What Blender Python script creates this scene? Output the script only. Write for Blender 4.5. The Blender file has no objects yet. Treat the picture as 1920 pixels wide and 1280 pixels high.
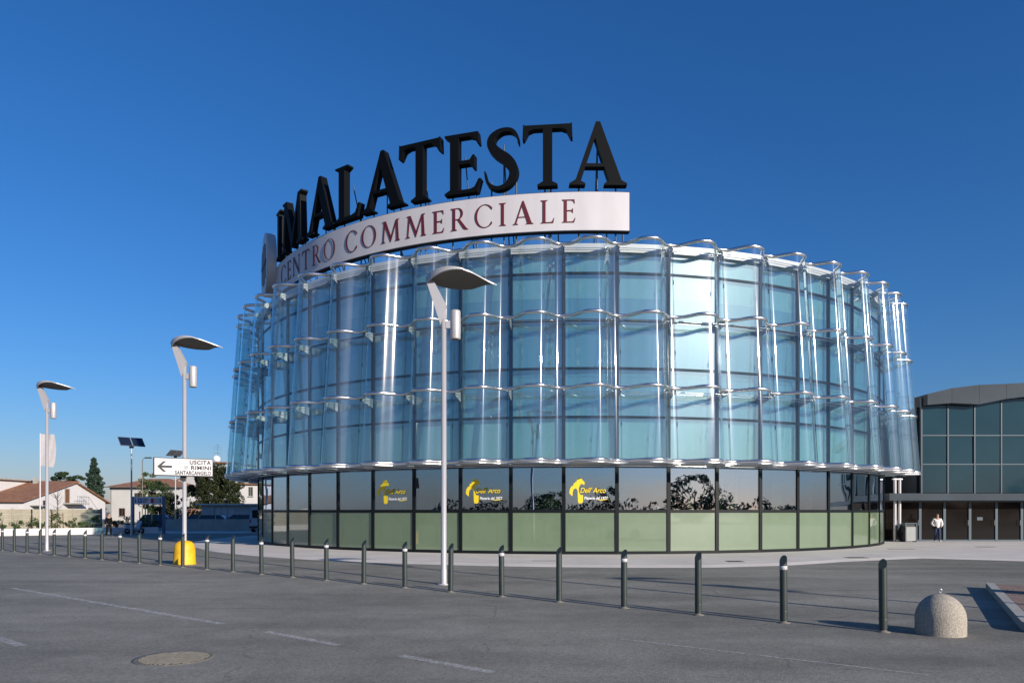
import bpy, bmesh, math, random
import numpy as np
from mathutils import Vector, Matrix

random.seed(7)
RNG = np.random.default_rng(11)
PI = math.pi
R_ = math.radians
SC = bpy.context.scene
COL = SC.collection

# ------------------------------------------------------------------ camera
F, HOR, EYE = 1360.0, 958.0, 1.75          # focal length in photo pixels, horizon row, eye height
cam_d = bpy.data.cameras.new('camera')
cam_d.sensor_width = 36.0
cam_d.lens = F / 1920 * 36.0
cam_d.shift_y = (HOR - 640.0) / 1920.0
cam_d.clip_end = 3000.0
cam_o = bpy.data.objects.new('camera', cam_d)
cam_o.location = (0, 0, EYE)
cam_o.rotation_euler = (R_(90), 0, 0)
COL.objects.link(cam_o)
SC.camera = cam_o

# ------------------------------------------------------------------ sky and sun
SUN_EL, SUN_AZ = R_(18.5), R_(136.2)       # azimuth clockwise from +Y
world = bpy.data.worlds.new('World')
SC.world = world
world.use_nodes = True
wn, wl = world.node_tree.nodes, world.node_tree.links
wn.clear()
w_out = wn.new('ShaderNodeOutputWorld')
w_bg = wn.new('ShaderNodeBackground')
w_sky = wn.new('ShaderNodeTexSky')
w_sky.sky_type = 'NISHITA'
w_sky.sun_disc = False
w_sky.sun_elevation = SUN_EL
w_sky.sun_rotation = SUN_AZ
w_sky.altitude = 0
w_sky.air_density = 1.35
w_sky.dust_density = 0.3
w_sky.ozone_density = 10.0
w_hsv = wn.new('ShaderNodeHueSaturation')   # one even grade over the whole sky (slide film)
w_hsv.inputs['Saturation'].default_value = 1.07
w_hsv.inputs['Value'].default_value = 1.0
w_bg.inputs['Strength'].default_value = 0.096
wl.new(w_sky.outputs[0], w_hsv.inputs['Color'])
w_tint = wn.new('ShaderNodeMixRGB')
w_tint.blend_type = 'MULTIPLY'
w_tint.inputs[0].default_value = 1.0
w_tint.inputs[2].default_value = (1.0, 0.81, 0.87, 1)
wl.new(w_hsv.outputs[0], w_tint.inputs[1])
wl.new(w_tint.outputs[0], w_bg.inputs['Color'])
wl.new(w_bg.outputs[0], w_out.inputs['Surface'])

sun_d = bpy.data.lights.new('sun', 'SUN')
sun_d.energy = 4.2
sun_d.angle = R_(0.5)
sun_d.color = (1.0, 0.92, 0.82)
sun_o = bpy.data.objects.new('sun', sun_d)
SUNV = Vector((math.sin(SUN_AZ) * math.cos(SUN_EL), math.cos(SUN_AZ) * math.cos(SUN_EL), math.sin(SUN_EL)))
sun_o.rotation_euler = (-SUNV).to_track_quat('-Z', 'Y').to_euler()
sun_o.location = SUNV * 60
COL.objects.link(sun_o)

SC.view_settings.view_transform = 'Standard'
SC.view_settings.look = 'None'
SC.view_settings.exposure = 0.55
SC.view_settings.gamma = 1.0
SC.view_settings.use_curve_mapping = False
SC.render.engine = 'CYCLES'
SC.cycles.max_bounces = 10
SC.cycles.transparent_max_bounces = 32
SC.cycles.glossy_bounces = 5
SC.cycles.diffuse_bounces = 3
SC.cycles.sample_clamp_indirect = 6.0
SC.cycles.caustics_reflective = False
SC.cycles.caustics_refractive = False
SC.cycles.use_denoising = True

# ------------------------------------------------------------------ helpers
def at(px, py, Z):
    return Vector(((px - 960) / F * Z, Z, EYE + (HOR - py) / F * Z))

def gnd(px, py):
    Z = F * EYE / (py - HOR)
    return Vector(((px - 960) / F * Z, Z, 0))

class MB:
    def __init__(s):
        s.v, s.f, s.m, s.s = [], [], [], []
    def add(s, vs, fs, mi=0, smooth=False):
        o = len(s.v)
        s.v += [tuple(p) for p in vs]
        for q in fs:
            s.f.append(tuple(i + o for i in q)); s.m.append(mi); s.s.append(smooth)
        return s
    def box(s, x0, x1, y0, y1, z0, z1, mi=0, M=None):
        vs = [Vector(p) for p in ((x0,y0,z0),(x1,y0,z0),(x1,y1,z0),(x0,y1,z0),(x0,y0,z1),(x1,y0,z1),(x1,y1,z1),(x0,y1,z1))]
        if M is not None: vs = [M @ p for p in vs]
        return s.add(vs, [(3,2,1,0),(4,5,6,7),(0,1,5,4),(1,2,6,5),(2,3,7,6),(3,0,4,7)], mi)
    def cbox(s, c, sz, mi=0, M=None):
        return s.box(c[0]-sz[0]/2, c[0]+sz[0]/2, c[1]-sz[1]/2, c[1]+sz[1]/2, c[2]-sz[2]/2, c[2]+sz[2]/2, mi, M)
    def prism(s, poly, z0, z1, mi=0, M=None):
        n = len(poly)
        vs = [Vector((p[0], p[1], z0)) for p in poly] + [Vector((p[0], p[1], z1)) for p in poly]
        if M is not None: vs = [M @ p for p in vs]
        fs = [tuple(range(n))[::-1], tuple(range(n, 2*n))] + [(i, (i+1) % n, n+(i+1) % n, n+i) for i in range(n)]
        return s.add(vs, fs, mi)
    def tube(s, path, r, n=8, mi=0, caps=True, smooth=True):
        P = [Vector(p) for p in path]
        rr = r if isinstance(r, (list, tuple)) else [r] * len(P)
        vs, fs = [], []
        ref = None
        for i, p in enumerate(P):
            t = (P[min(i+1, len(P)-1)] - P[max(i-1, 0)]).normalized()
            if ref is None:
                ref = Vector((0,0,1)) if abs(t.z) < .9 else Vector((1,0,0))
            u = (ref - t * ref.dot(t)).normalized(); ref = u
            w = t.cross(u)
            for k in range(n):
                a = 2*PI*k/n
                vs.append(p + (u*math.cos(a) + w*math.sin(a)) * rr[i])
        for i in range(len(P)-1):
            for k in range(n):
                a, b = i*n+k, i*n+(k+1) % n
                fs.append((a, b, b+n, a+n))
        s.add(vs, fs, mi, smooth)
        if caps:
            s.add(vs[:n], [tuple(range(n))[::-1]], mi); s.add(vs[-n:], [tuple(range(n))], mi)
        return s
    def lathe(s, prof, n=24, c=(0,0,0), mi=0, smooth=True):
        vs, fs = [], []
        for r, z in prof:
            for k in range(n):
                a = 2*PI*k/n
                vs.append((c[0]+r*math.cos(a), c[1]+r*math.sin(a), c[2]+z))
        for i in range(len(prof)-1):
            for k in range(n):
                a, b = i*n+k, i*n+(k+1) % n
                fs.append((a, b, b+n, a+n))
        return s.add(vs, fs, mi, smooth)
    def mesh(s, name, mats):
        me = bpy.data.meshes.new(name)
        me.from_pydata(s.v, [], s.f)
        for m in (mats if isinstance(mats, (list, tuple)) else [mats]): me.materials.append(m)
        me.polygons.foreach_set('material_index', s.m)
        me.polygons.foreach_set('use_smooth', s.s)
        me.update()
        return me
    def build(s, name, mats, parent=None, loc=(0,0,0), rz=0):
        return link(name, s.mesh(name, mats), parent, loc, rz)

def link(name, me, parent=None, loc=(0,0,0), rz=0):
    o = bpy.data.objects.new(name, me)
    o.parent = parent
    o.location = loc
    o.rotation_euler = (0, 0, rz)
    COL.objects.link(o)
    return o

def tag(o, label=None, cat=None, group=None, kind=None):
    if label: o['label'] = label
    if cat: o['category'] = cat
    if group: o['group'] = group
    if kind: o['kind'] = kind
    return o

def thing(name, label, cat, loc=(0,0,0), rz=0, group=None):
    return tag(link(name, None, None, loc, rz), label, cat, group)

def children(o): return [c for c in bpy.data.objects if c.parent is o]

def dup(root, loc=None, rz=None, label=None):
    kids = {}
    for c in bpy.data.objects:
        if c.parent: kids.setdefault(c.parent.name, []).append(c)
    def cp(o, par):
        c = o.copy(); COL.objects.link(c); c.parent = par
        for k in kids.get(o.name, []): cp(k, c)
        return c
    r = cp(root, None)
    if loc is not None: r.location = loc
    if rz is not None: r.rotation_euler = (0, 0, rz)
    if label: r['label'] = label
    return r

ORD = 'first second third fourth fifth sixth seventh eighth ninth tenth eleventh twelfth thirteenth fourteenth fifteenth sixteenth seventeenth eighteenth nineteenth twentieth twenty-first twenty-second twenty-third twenty-fourth twenty-fifth twenty-sixth'.split()

# ------------------------------------------------------------------ materials
def N(nt, t, **kw):
    n = nt.nodes.new(t)
    for k, v in kw.items(): setattr(n, k, v)
    return n

def mat(name, col, rough=0.6, metal=0.0, var=0.0, vscale=3.0, bump=0.0, bscale=40.0, col2=None, coat=0.0, spec=0.5, detail=6.0, sub=None, emit=None, stretch=None):
    m = bpy.data.materials.new(name); m.use_nodes = True
    nt = m.node_tree; L = nt.links
    b = nt.nodes['Principled BSDF']
    b.inputs['Base Color'].default_value = (*col, 1)
    b.inputs['Roughness'].default_value = rough
    b.inputs['Metallic'].default_value = metal
    b.inputs['Specular IOR Level'].default_value = spec
    b.inputs['Coat Weight'].default_value = coat
    b.inputs['Coat Roughness'].default_value = 0.03
    tc = N(nt, 'ShaderNodeTexCoord')
    if var or col2:
        nz = N(nt, 'ShaderNodeTexNoise'); nz.inputs['Scale'].default_value = vscale; nz.inputs['Detail'].default_value = detail
        nz.inputs['Roughness'].default_value = 0.62
        if stretch:
            mp = N(nt, 'ShaderNodeMapping'); mp.inputs['Scale'].default_value = stretch
            L.new(tc.outputs['Object'], mp.inputs['Vector']); L.new(mp.outputs[0], nz.inputs['Vector'])
        else: L.new(tc.outputs['Object'], nz.inputs['Vector'])
        rp = N(nt, 'ShaderNodeValToRGB')
        c2 = col2 or tuple(min(1, c * (1 + var)) for c in col)
        c1 = col if col2 else tuple(c * (1 - var) for c in col)
        rp.color_ramp.elements[0].color = (*c1, 1); rp.color_ramp.elements[1].color = (*c2, 1)
        rp.color_ramp.elements[0].position = .32; rp.color_ramp.elements[1].position = .68
        L.new(nz.outputs['Fac'], rp.inputs['Fac']); L.new(rp.outputs[0], b.inputs['Base Color'])
    if bump:
        nb = N(nt, 'ShaderNodeTexNoise'); nb.inputs['Scale'].default_value = bscale; nb.inputs['Detail'].default_value = 4
        L.new(tc.outputs['Object'], nb.inputs['Vector'])
        bp = N(nt, 'ShaderNodeBump'); bp.inputs['Strength'].default_value = bump; bp.inputs['Distance'].default_value = 0.02
        L.new(nb.outputs['Fac'], bp.inputs['Height']); L.new(bp.outputs[0], b.inputs['Normal'])
    return m

def math_node(nt, op, a, b):
    n = N(nt, 'ShaderNodeMath', operation=op)
    for i, x in enumerate((a, b)):
        if hasattr(x, 'links') or hasattr(x, 'is_linked'): nt.links.new(x, n.inputs[i])
        else: n.inputs[i].default_value = x
    return n.outputs[0]

def glass(name, tint, rough=0.01, mul=1.0, add=0.0, lobe=0.0, lobe_rough=0.25, dust=0.0, dust_col=(.8,.85,.85), aniso=0.0, wob=0.0, gl_col=(1,1,1), edge=None):
    m = bpy.data.materials.new(name); m.use_nodes = True
    nt = m.node_tree; L = nt.links
    nt.nodes.clear()
    out = N(nt, 'ShaderNodeOutputMaterial')
    tr = N(nt, 'ShaderNodeBsdfTransparent'); tr.inputs['Color'].default_value = (*tint, 1)
    gl = N(nt, 'ShaderNodeBsdfAnisotropic'); gl.inputs['Roughness'].default_value = rough
    gl.inputs['Color'].default_value = (*gl_col, 1)
    fr = N(nt, 'ShaderNodeLayerWeight'); fr.inputs['Blend'].default_value = .5
    f = math_node(nt, 'POWER', fr.outputs['Facing'], 5.0)
    f = math_node(nt, 'MULTIPLY', f, .96); f = math_node(nt, 'ADD', f, .04)
    f = math_node(nt, 'MULTIPLY', f, mul); f = math_node(nt, 'ADD', f, add); f = math_node(nt, 'MINIMUM', f, 1.0)
    if edge:
        pw_ = math_node(nt, 'POWER', fr.outputs['Facing'], 2.2)
        mc = N(nt, 'ShaderNodeMixRGB'); L.new(pw_, mc.inputs[0]); mc.inputs[1].default_value = (*tint, 1); mc.inputs[2].default_value = (*edge, 1)
        L.new(mc.outputs[0], tr.inputs['Color'])
    if aniso:
        gl.inputs['Anisotropy'].default_value = aniso
        tg = N(nt, 'ShaderNodeTangent', direction_type='RADIAL', axis='Z'); L.new(tg.outputs[0], gl.inputs['Tangent'])
        gl.inputs['Rotation'].default_value = 0.0
    if wob:
        tc = N(nt, 'ShaderNodeTexCoord'); nz = N(nt, 'ShaderNodeTexNoise'); nz.inputs['Scale'].default_value = .55; nz.inputs['Detail'].default_value = 1
        oi = N(nt, 'ShaderNodeObjectInfo'); ad = N(nt, 'ShaderNodeVectorMath', operation='ADD')
        L.new(tc.outputs['Object'], ad.inputs[0]); sc = N(nt, 'ShaderNodeVectorMath', operation='SCALE'); sc.inputs['Scale'].default_value = 40
        cmb = N(nt, 'ShaderNodeCombineXYZ'); L.new(oi.outputs['Random'], cmb.inputs[0]); L.new(oi.outputs['Random'], cmb.inputs[2]); L.new(cmb.outputs[0], sc.inputs[0])
        L.new(sc.outputs[0], ad.inputs[1]); L.new(ad.outputs[0], nz.inputs['Vector'])
        bp = N(nt, 'ShaderNodeBump'); bp.inputs['Strength'].default_value = 1.0; bp.inputs['Distance'].default_value = wob
        L.new(nz.outputs['Fac'], bp.inputs['Height']); L.new(bp.outputs[0], gl.inputs['Normal'])
    mx = N(nt, 'ShaderNodeMixShader'); L.new(f, mx.inputs[0]); L.new(tr.outputs[0], mx.inputs[1]); L.new(gl.outputs[0], mx.inputs[2])
    cur = mx.outputs[0]
    if lobe:
        g2 = N(nt, 'ShaderNodeBsdfAnisotropic'); g2.inputs['Roughness'].default_value = lobe_rough
        if aniso:
            g2.inputs['Anisotropy'].default_value = aniso
            L.new(tg.outputs[0], g2.inputs['Tangent'])
        m2 = N(nt, 'ShaderNodeMixShader'); m2.inputs[0].default_value = lobe
        L.new(cur, m2.inputs[1]); L.new(g2.outputs[0], m2.inputs[2]); cur = m2.outputs[0]
    if dust:
        d = N(nt, 'ShaderNodeBsdfDiffuse'); d.inputs['Color'].default_value = (*dust_col, 1)
        m3 = N(nt, 'ShaderNodeMixShader'); m3.inputs[0].default_value = dust
        L.new(cur, m3.inputs[1]); L.new(d.outputs[0], m3.inputs[2]); cur = m3.outputs[0]
    L.new(cur, out.inputs['Surface'])
    return m

def asphalt(name):
    m = bpy.data.materials.new(name); m.use_nodes = True
    nt = m.node_tree; L = nt.links; b = nt.nodes['Principled BSDF']
    tc = N(nt, 'ShaderNodeTexCoord')
    big = N(nt, 'ShaderNodeTexNoise'); big.inputs['Scale'].default_value = .16; big.inputs['Detail'].default_value = 7; big.inputs['Roughness'].default_value = .6
    mid = N(nt, 'ShaderNodeTexNoise'); mid.inputs['Scale'].default_value = 1.7; mid.inputs['Detail'].default_value = 5
    fine = N(nt, 'ShaderNodeTexNoise'); fine.inputs['Scale'].default_value = 46; fine.inputs['Detail'].default_value = 3; fine.inputs['Roughness'].default_value = .8
    vor = N(nt, 'ShaderNodeTexVoronoi'); vor.inputs['Scale'].default_value = 75
    mp = N(nt, 'ShaderNodeMapping'); mp.inputs['Rotation'].default_value = (0,0,R_(37)); mp.inputs['Scale'].default_value = (.25, 1.6, 1)
    trk = N(nt, 'ShaderNodeTexNoise'); trk.inputs['Scale'].default_value = .5; trk.inputs['Detail'].default_value = 3
    for n in (big, mid, fine, vor): L.new(tc.outputs['Object'], n.inputs['Vector'])
    L.new(tc.outputs['Object'], mp.inputs['Vector']); L.new(mp.outputs[0], trk.inputs['Vector'])
    a = math_node(nt, 'MULTIPLY', big.outputs['Fac'], .42)
    c = math_node(nt, 'MULTIPLY', mid.outputs['Fac'], .16)
    d = math_node(nt, 'MULTIPLY', fine.outputs['Fac'], .22)
    e = math_node(nt, 'MULTIPLY', trk.outputs['Fac'], .30)
    s = math_node(nt, 'ADD', math_node(nt, 'ADD', a, c), math_node(nt, 'ADD', d, e))
    rp = N(nt, 'ShaderNodeValToRGB')
    rp.color_ramp.elements[0].position = .44; rp.color_ramp.elements[0].color = (.132, .126, .107, 1)
    rp.color_ramp.elements[1].position = .68; rp.color_ramp.elements[1].color = (.300, .284, .243, 1)
    L.new(s, rp.inputs['Fac'])
    # hairline cracks, only here and there
    wn_ = N(nt, 'ShaderNodeTexNoise'); wn_.inputs['Scale'].default_value = 1.1; wn_.inputs['Detail'].default_value = 4
    L.new(tc.outputs['Object'], wn_.inputs['Vector'])
    mixv = N(nt, 'ShaderNodeMixRGB'); mixv.inputs[0].default_value = .35
    L.new(tc.outputs['Object'], mixv.inputs[1]); L.new(wn_.outputs['Color'], mixv.inputs[2])
    cr = N(nt, 'ShaderNodeTexVoronoi', feature='DISTANCE_TO_EDGE'); cr.inputs['Scale'].default_value = .34
    L.new(mixv.outputs[0], cr.inputs['Vector'])
    line = math_node(nt, 'LESS_THAN', cr.outputs['Distance'], .0035)
    msk = math_node(nt, 'GREATER_THAN', mid.outputs['Fac'], .53)
    line = math_node(nt, 'MULTIPLY', math_node(nt, 'MULTIPLY', line, msk), .30)
    # oil drips and old stains
    st = N(nt, 'ShaderNodeTexNoise'); st.inputs['Scale'].default_value = .9; st.inputs['Detail'].default_value = 6; st.inputs['Roughness'].default_value = .7
    L.new(mp.outputs[0], st.inputs['Vector'])
    sr = N(nt, 'ShaderNodeValToRGB'); sr.color_ramp.elements[0].position = .60; sr.color_ramp.elements[1].position = .72
    sr.color_ramp.elements[0].color = (0,0,0,1); sr.color_ramp.elements[1].color = (.45,.45,.45,1)
    L.new(st.outputs['Fac'], sr.inputs['Fac'])
    # chippings: light and dark stones
    chp = N(nt, 'ShaderNodeTexVoronoi'); chp.inputs['Scale'].default_value = 38
    L.new(tc.outputs['Object'], chp.inputs['Vector'])
    hs = N(nt, 'ShaderNodeHueSaturation'); L.new(rp.outputs[0], hs.inputs['Color'])
    sep = N(nt, 'ShaderNodeSeparateColor'); L.new(chp.outputs['Color'], sep.inputs[0])
    val = math_node(nt, 'ADD', math_node(nt, 'MULTIPLY', sep.outputs[0], .42), .79)
    L.new(val, hs.inputs['Value'])
    dk = N(nt, 'ShaderNodeMixRGB'); dk.inputs[2].default_value = (.035,.034,.033,1)
    L.new(math_node(nt, 'MAXIMUM', line, sr.outputs[0]), dk.inputs[0]); L.new(hs.outputs[0], dk.inputs[1])
    L.new(dk.outputs[0], b.inputs['Base Color'])
    b.inputs['Roughness'].default_value = .82
    b.inputs['Specular IOR Level'].default_value = .35
    bp = N(nt, 'ShaderNodeBump'); bp.inputs['Strength'].default_value = .35; bp.inputs['Distance'].default_value = .01
    L.new(vor.outputs['Distance'], bp.inputs['Height']); L.new(bp.outputs[0], b.inputs['Normal'])
    return m

def paint_worn(name, col):
    m = bpy.data.materials.new(name); m.use_nodes = True
    nt = m.node_tree; L = nt.links; b = nt.nodes['Principled BSDF']
    b.inputs['Base Color'].default_value = (*col, 1); b.inputs['Roughness'].default_value = .7
    tc = N(nt, 'ShaderNodeTexCoord'); nz = N(nt, 'ShaderNodeTexNoise'); nz.inputs['Scale'].default_value = 9; nz.inputs['Detail'].default_value = 8; nz.inputs['Roughness'].default_value = .8
    L.new(tc.outputs['Object'], nz.inputs['Vector'])
    rp = N(nt, 'ShaderNodeValToRGB'); rp.color_ramp.elements[0].position = .40; rp.color_ramp.elements[1].position = .62
    rp.color_ramp.elements[0].color = (.1,.1,.1,1); rp.color_ramp.elements[1].color = (.75,.75,.75,1)
    L.new(nz.outputs['Fac'], rp.inputs['Fac']); L.new(rp.outputs[0], b.inputs['Alpha'])
    return m

def leaves_mat(name, c1, c2):
    m = mat(name, c1, rough=.55, col2=c2, vscale=1.3, spec=.25)
    return m

M = {}
M['asphalt'] = asphalt('asphalt')
M['apron'] = mat('apron_concrete', (.60,.55,.50), .85, var=.10, vscale=.6, bump=.15, bscale=30)
M['paint'] = paint_worn('worn_road_paint', (.58,.575,.55))
M['soil'] = mat('soil', (.10,.075,.05), .95, var=.35, vscale=4)
M['white_wall'] = mat('white_render', (.60,.575,.56), .85, var=.04, vscale=.7)
M['white_wall_b'] = mat('cream_render', (.50,.485,.46), .85, var=.07, vscale=.5)
M['grey_wall'] = mat('grey_render', (.42,.42,.41), .85, var=.06, vscale=.5)
M['conc'] = mat('grey_concrete', (.34,.33,.30), .9, var=.14, vscale=1.2, bump=.2)
M['conc_beige'] = mat('beige_concrete_slab', (.30,.27,.20), .9, var=.16, vscale=1.1, bump=.2)
M['roof_tile'] = mat('clay_tiles', (.20,.085,.045), .85, col2=(.33,.16,.085), vscale=1.6, bump=.5, bscale=6)
M['wood'] = mat('brown_wood', (.16,.075,.035), .6, var=.2, vscale=8)
M['dark_metal'] = mat('dark_mullion', (.006,.008,.009), .5, var=.1, spec=.2)
M['alu'] = mat('aluminium', (.60,.60,.60), .38, .85, var=.05)
M['bracket'] = mat('bracket_grey', (.27,.30,.31), .55, .15, var=.06)
M['steel'] = mat('polished_steel', (.78,.76,.75), .26, 1.0)
M['fascia'] = mat('pale_fascia', (.50,.49,.48), .5, .15, var=.03)
M['lamp_paint'] = mat('lamp_grey_paint', (.46,.44,.44), .42, .25, var=.03)
M['lamp_dark'] = mat('lamp_underside', (.15,.14,.12), .6)
M['black'] = mat('black_paint', (.012,.012,.013), .45)
M['letter'] = mat('black_letter_paint', (.0025,.003,.0035), .6, spec=.12)
M['sign_white'] = mat('white_sign_panel', (.56,.53,.535), .45, var=.06, vscale=1.5, stretch=(1,1,.2))
M['sign_red'] = mat('dark_red_lettering', (.11,.010,.016), .5)
M['sign_black'] = mat('black_lettering', (.01,.01,.01), .6)
M['yellow'] = mat('yellow_plastic', (.74,.42,.01), .55, var=.16, vscale=3)
M['decal_y'] = mat('yellow_decal', (.82,.60,.02), .5)
M['decal_w'] = mat('white_decal', (.85,.85,.85), .5)
M['bollard'] = mat('bollard_green', (.030,.040,.036), .45, var=.15, vscale=6)
M['granite'] = mat('washed_concrete', (.26,.22,.17), .9, col2=(.46,.41,.34), vscale=45, bump=.6, bscale=70, detail=3)
M['brick'] = mat('paving_brick', (.22,.15,.125), .9, var=.2, vscale=5)
M['iron'] = mat('cast_iron', (.175,.16,.13), .7, .2, var=.25, vscale=12)
M['solar'] = mat('solar_cells', (.012,.018,.035), .18, coat=.5)
M['blue_post'] = mat('blue_post_paint', (.06,.10,.19), .5)
M['red'] = mat('red_sign', (.35,.02,.02), .5)
M['blue'] = mat('blue_sign', (.02,.07,.28), .5)
M['bin'] = mat('bin_panel', (.30,.30,.285), .5, var=.05)
M['rubber'] = mat('rubber', (.015,.015,.015), .8)
M['car_glass'] = mat('car_window', (.015,.02,.022), .05, coat=.3)
M['flag'] = mat('pale_flag_cloth', (.40,.375,.38), .8, var=.05)
M['skin'] = mat('skin', (.42,.24,.17), .6)
M['hair'] = mat('dark_hair', (.035,.02,.015), .7)
M['jacket'] = mat('white_jacket', (.72,.68,.66), .85, var=.06, vscale=8)
M['jeans'] = mat('blue_jeans', (.025,.04,.085), .9, var=.15, vscale=10)
M['dark_cloth'] = mat('dark_cloth', (.007,.007,.008), .95, var=.2, vscale=6, spec=.1)
M['shoe'] = mat('white_shoe', (.7,.7,.7), .6)
M['bark'] = mat('bark', (.10,.075,.05), .9, var=.3, vscale=6, bump=.4)
M['leaf_dark'] = leaves_mat('dark_evergreen', (.012,.028,.012), (.045,.075,.025))
M['leaf_blue'] = leaves_mat('blue_conifer', (.014,.032,.024), (.045,.075,.045))
M['leaf_mid'] = leaves_mat('mid_green', (.03,.055,.015), (.09,.12,.04))
M['leaf_ivy'] = leaves_mat('ivy_green', (.010,.020,.008), (.045,.052,.018))
M['twig'] = mat('bare_twigs', (.13,.10,.075), .9, var=.2)
# facade glass
M['screen_glass'] = glass('wavy_screen_glass', (.90,.97,.965), rough=.03, mul=2.2, add=.02, lobe=.014, lobe_rough=.13, dust=.024, edge=(.42,.68,.72), aniso=.0, dust_col=(.75,.85,.86))
M['glass_edge'] = mat('glass_edge', (.02,.07,.075), .3, spec=.6)
M['pane'] = glass('facade_pane_glass', (.72,.86,.87), rough=.012, mul=1.1, add=.15, lobe=.036, lobe_rough=.33, dust=.02, dust_col=(.62,.80,.80), wob=.006)
M['pane_low'] = glass('shop_pane_glass', (.55,.66,.62), rough=.008, mul=1.0, add=.42, wob=.010, gl_col=(.70,.83,1.0))
M['green_panel'] = mat('green_backed_glass', (.140,.192,.112), .4, var=.14, vscale=.35, coat=1.0)
M['green_panel'].node_tree.nodes['Principled BSDF'].inputs['Coat IOR'].default_value = 1.9
M['blind'] = mat('pale_green_blind', (.74,.82,.80), .9, var=.11, vscale=2.2, stretch=(1,1,.06))
M['spandrel'] = mat('blue_grey_blind', (.39,.53,.63), .9, var=.16, vscale=1.6, stretch=(1,1,.06))
M['core'] = mat('interior_teal', (.30,.42,.46), .8, var=.08, vscale=.5)
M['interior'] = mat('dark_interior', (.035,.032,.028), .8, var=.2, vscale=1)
M['board'] = mat('green_board', (.42,.48,.20), .8)
M['hall_glass'] = mat('dark_hall_glass', (.014,.042,.056), .05, spec=.35, var=.15, vscale=.25)
M['hall_fascia'] = mat('grey_metal_fascia', (.062,.074,.086), .7, 0, spec=.08, var=.12, vscale=.5)
M['hall_frame'] = mat('blue_grey_frame', (.085,.11,.13), .5, .1, spec=.2)
M['door_dark'] = mat('dark_door_glass', (.010,.008,.007), .06, spec=.25)

# ------------------------------------------------------------------ ground
def sheet(name, poly, z, m, kind='structure', thick=None, parent=None):
    b = MB()
    if thick: b.prism(poly, z - thick, z)
    else: b.add([(p[0], p[1], z) for p in poly], [tuple(range(len(poly)))])
    o = b.build(name, m, parent)
    if kind and parent is None: o['kind'] = kind
    return o

g = sheet('ground', [(-1500,-1500),(1500,-1500),(1500,1500),(-1500,1500)], 0, M['asphalt'])

CX, CY = 3.254, 47.4
def pol(th, r):
    a = R_(th); return (CX + r*math.sin(a), CY - r*math.cos(a))
rt = [(-170,21.5),(-100,21.7),(-54,21.9),(-38,22.6),(-23.5,23.4),(-6,24.2),(6.2,24.6),(14,24.1),(20,23.3)]
ths = np.linspace(-170, 20, 90)
rr = np.interp(ths, [a for a, _ in rt], [b for _, b in rt])
apron_poly = [pol(t, r) for t, r in zip(ths, rr)] + [(15.1,27.4),(18.2,25.6),(30,20.8),(70,5),(70,70),(0,70)]
ap = MB(); npt = len(apron_poly)
low_ = [(CX+(x-CX)*1.018, CY+(y-CY)*1.018) for x, y in apron_poly]
ap.add([(x, y, .05) for x, y in apron_poly], [tuple(range(npt))])
ap.add([(x, y, .05) for x, y in apron_poly]+[(x, y, .0) for x, y in low_], [(i, npt+i, npt+(i+1) % npt, (i+1) % npt) for i in range(npt)])
apron = tag(ap.build('pavement', M['apron']), kind='structure')

def stripe(p, q, w, z=.004, name='road_marking'):
    p, q = Vector(p[:2]), Vector(q[:2])
    d = (q - p).normalized(); n = Vector((-d.y, d.x)) * w/2
    return sheet(name, [p-n, q-n, q+n, p+n], z, M['paint'])
stripe(gnd(20,1101.7), gnd(420,1170), .13)
stripe(gnd(500,1184), gnd(635,1209), .13)
stripe(gnd(748,1228), gnd(925,1260), .13)
stripe(gnd(1160,1197), gnd(1740,1265), .05)
stripe(gnd(-40,1185), gnd(40,1210), .13)
stripe(gnd(273,1083), gnd(343,1097), .05)
stripe(gnd(-60,1021.5), gnd(112,1019.5), .25)
stripe(gnd(160,1018.6), gnd(203,1018), .25)

# ------------------------------------------------------------------ round glass building
NSEG = 56
ALPHA = 2*PI/NSEG
PH = -0.0646
RW = 18.73
KL, KR = -14, 11                     # facade bays built one by one
def TH(k): return PH + k*ALPHA
drum = thing('round_glass_building', 'round glass shopping centre with a wavy glass screen around its upper floors', 'building', (CX, CY, 0))
HC = math.cos(ALPHA/2)
def bayrot(k): return TH(k) + ALPHA/2     # rotation of a mesh drawn facing -Y
def pl(th, r, z): return (r*math.sin(th), -r*math.cos(th), z)

def arc_ring(name, r0, r1, z0, z1, m, ka, kb, sub=1):
    """faceted ring following the bays, closed section"""
    b = MB(); vs = []
    n = (kb-ka)*sub
    for i in range(n+1):
        t = TH(ka + i/sub)
        vs += [pl(t,r0,z0), pl(t,r1,z0), pl(t,r1,z1), pl(t,r0,z1)]
    fs = []
    for i in range(n):
        for j in range(4):
            a, c = i*4+j, i*4+(j+1) % 4
            fs.append((a, c, c+4, a+4))
    fs += [(0,1,2,3), (n*4+3, n*4+2, n*4+1, n*4)]
    b.add(vs, fs)
    return b.build(name, m, drum)

# transoms and bands
arc_ring('base_rail', RW-.10, RW+.04, .05, .17, M['dark_metal'], KL, KR)
arc_ring('transom', RW-.07, RW+.035, 1.695, 1.815, M['dark_metal'], KL, KR)
arc_ring('transom', RW-.25, RW+.06, 3.50, 3.74, M['dark_metal'], KL, KR)
ZT = [3.74, 5.48, 7.40, 9.30, 11.16, 11.95]
for z in ZT[1:-1]:
    arc_ring('transom', RW-.08, RW+.045, z-.045, z+.045, M['dark_metal'], KL, KR)
# mullions
mm = MB().box(-.075,.075,-RW-.05,-RW+.10,.17,3.50).mesh('mullion_low', M['dark_metal'])
mu = MB().box(-.07,.07,-RW-.055,-RW+.08,3.74,11.95).mesh('mullion_up', M['dark_metal'])
for k in range(KL, KR+1):
    link('mullion', mm, drum, rz=TH(k)); link('mullion', mu, drum, rz=TH(k))
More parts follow.
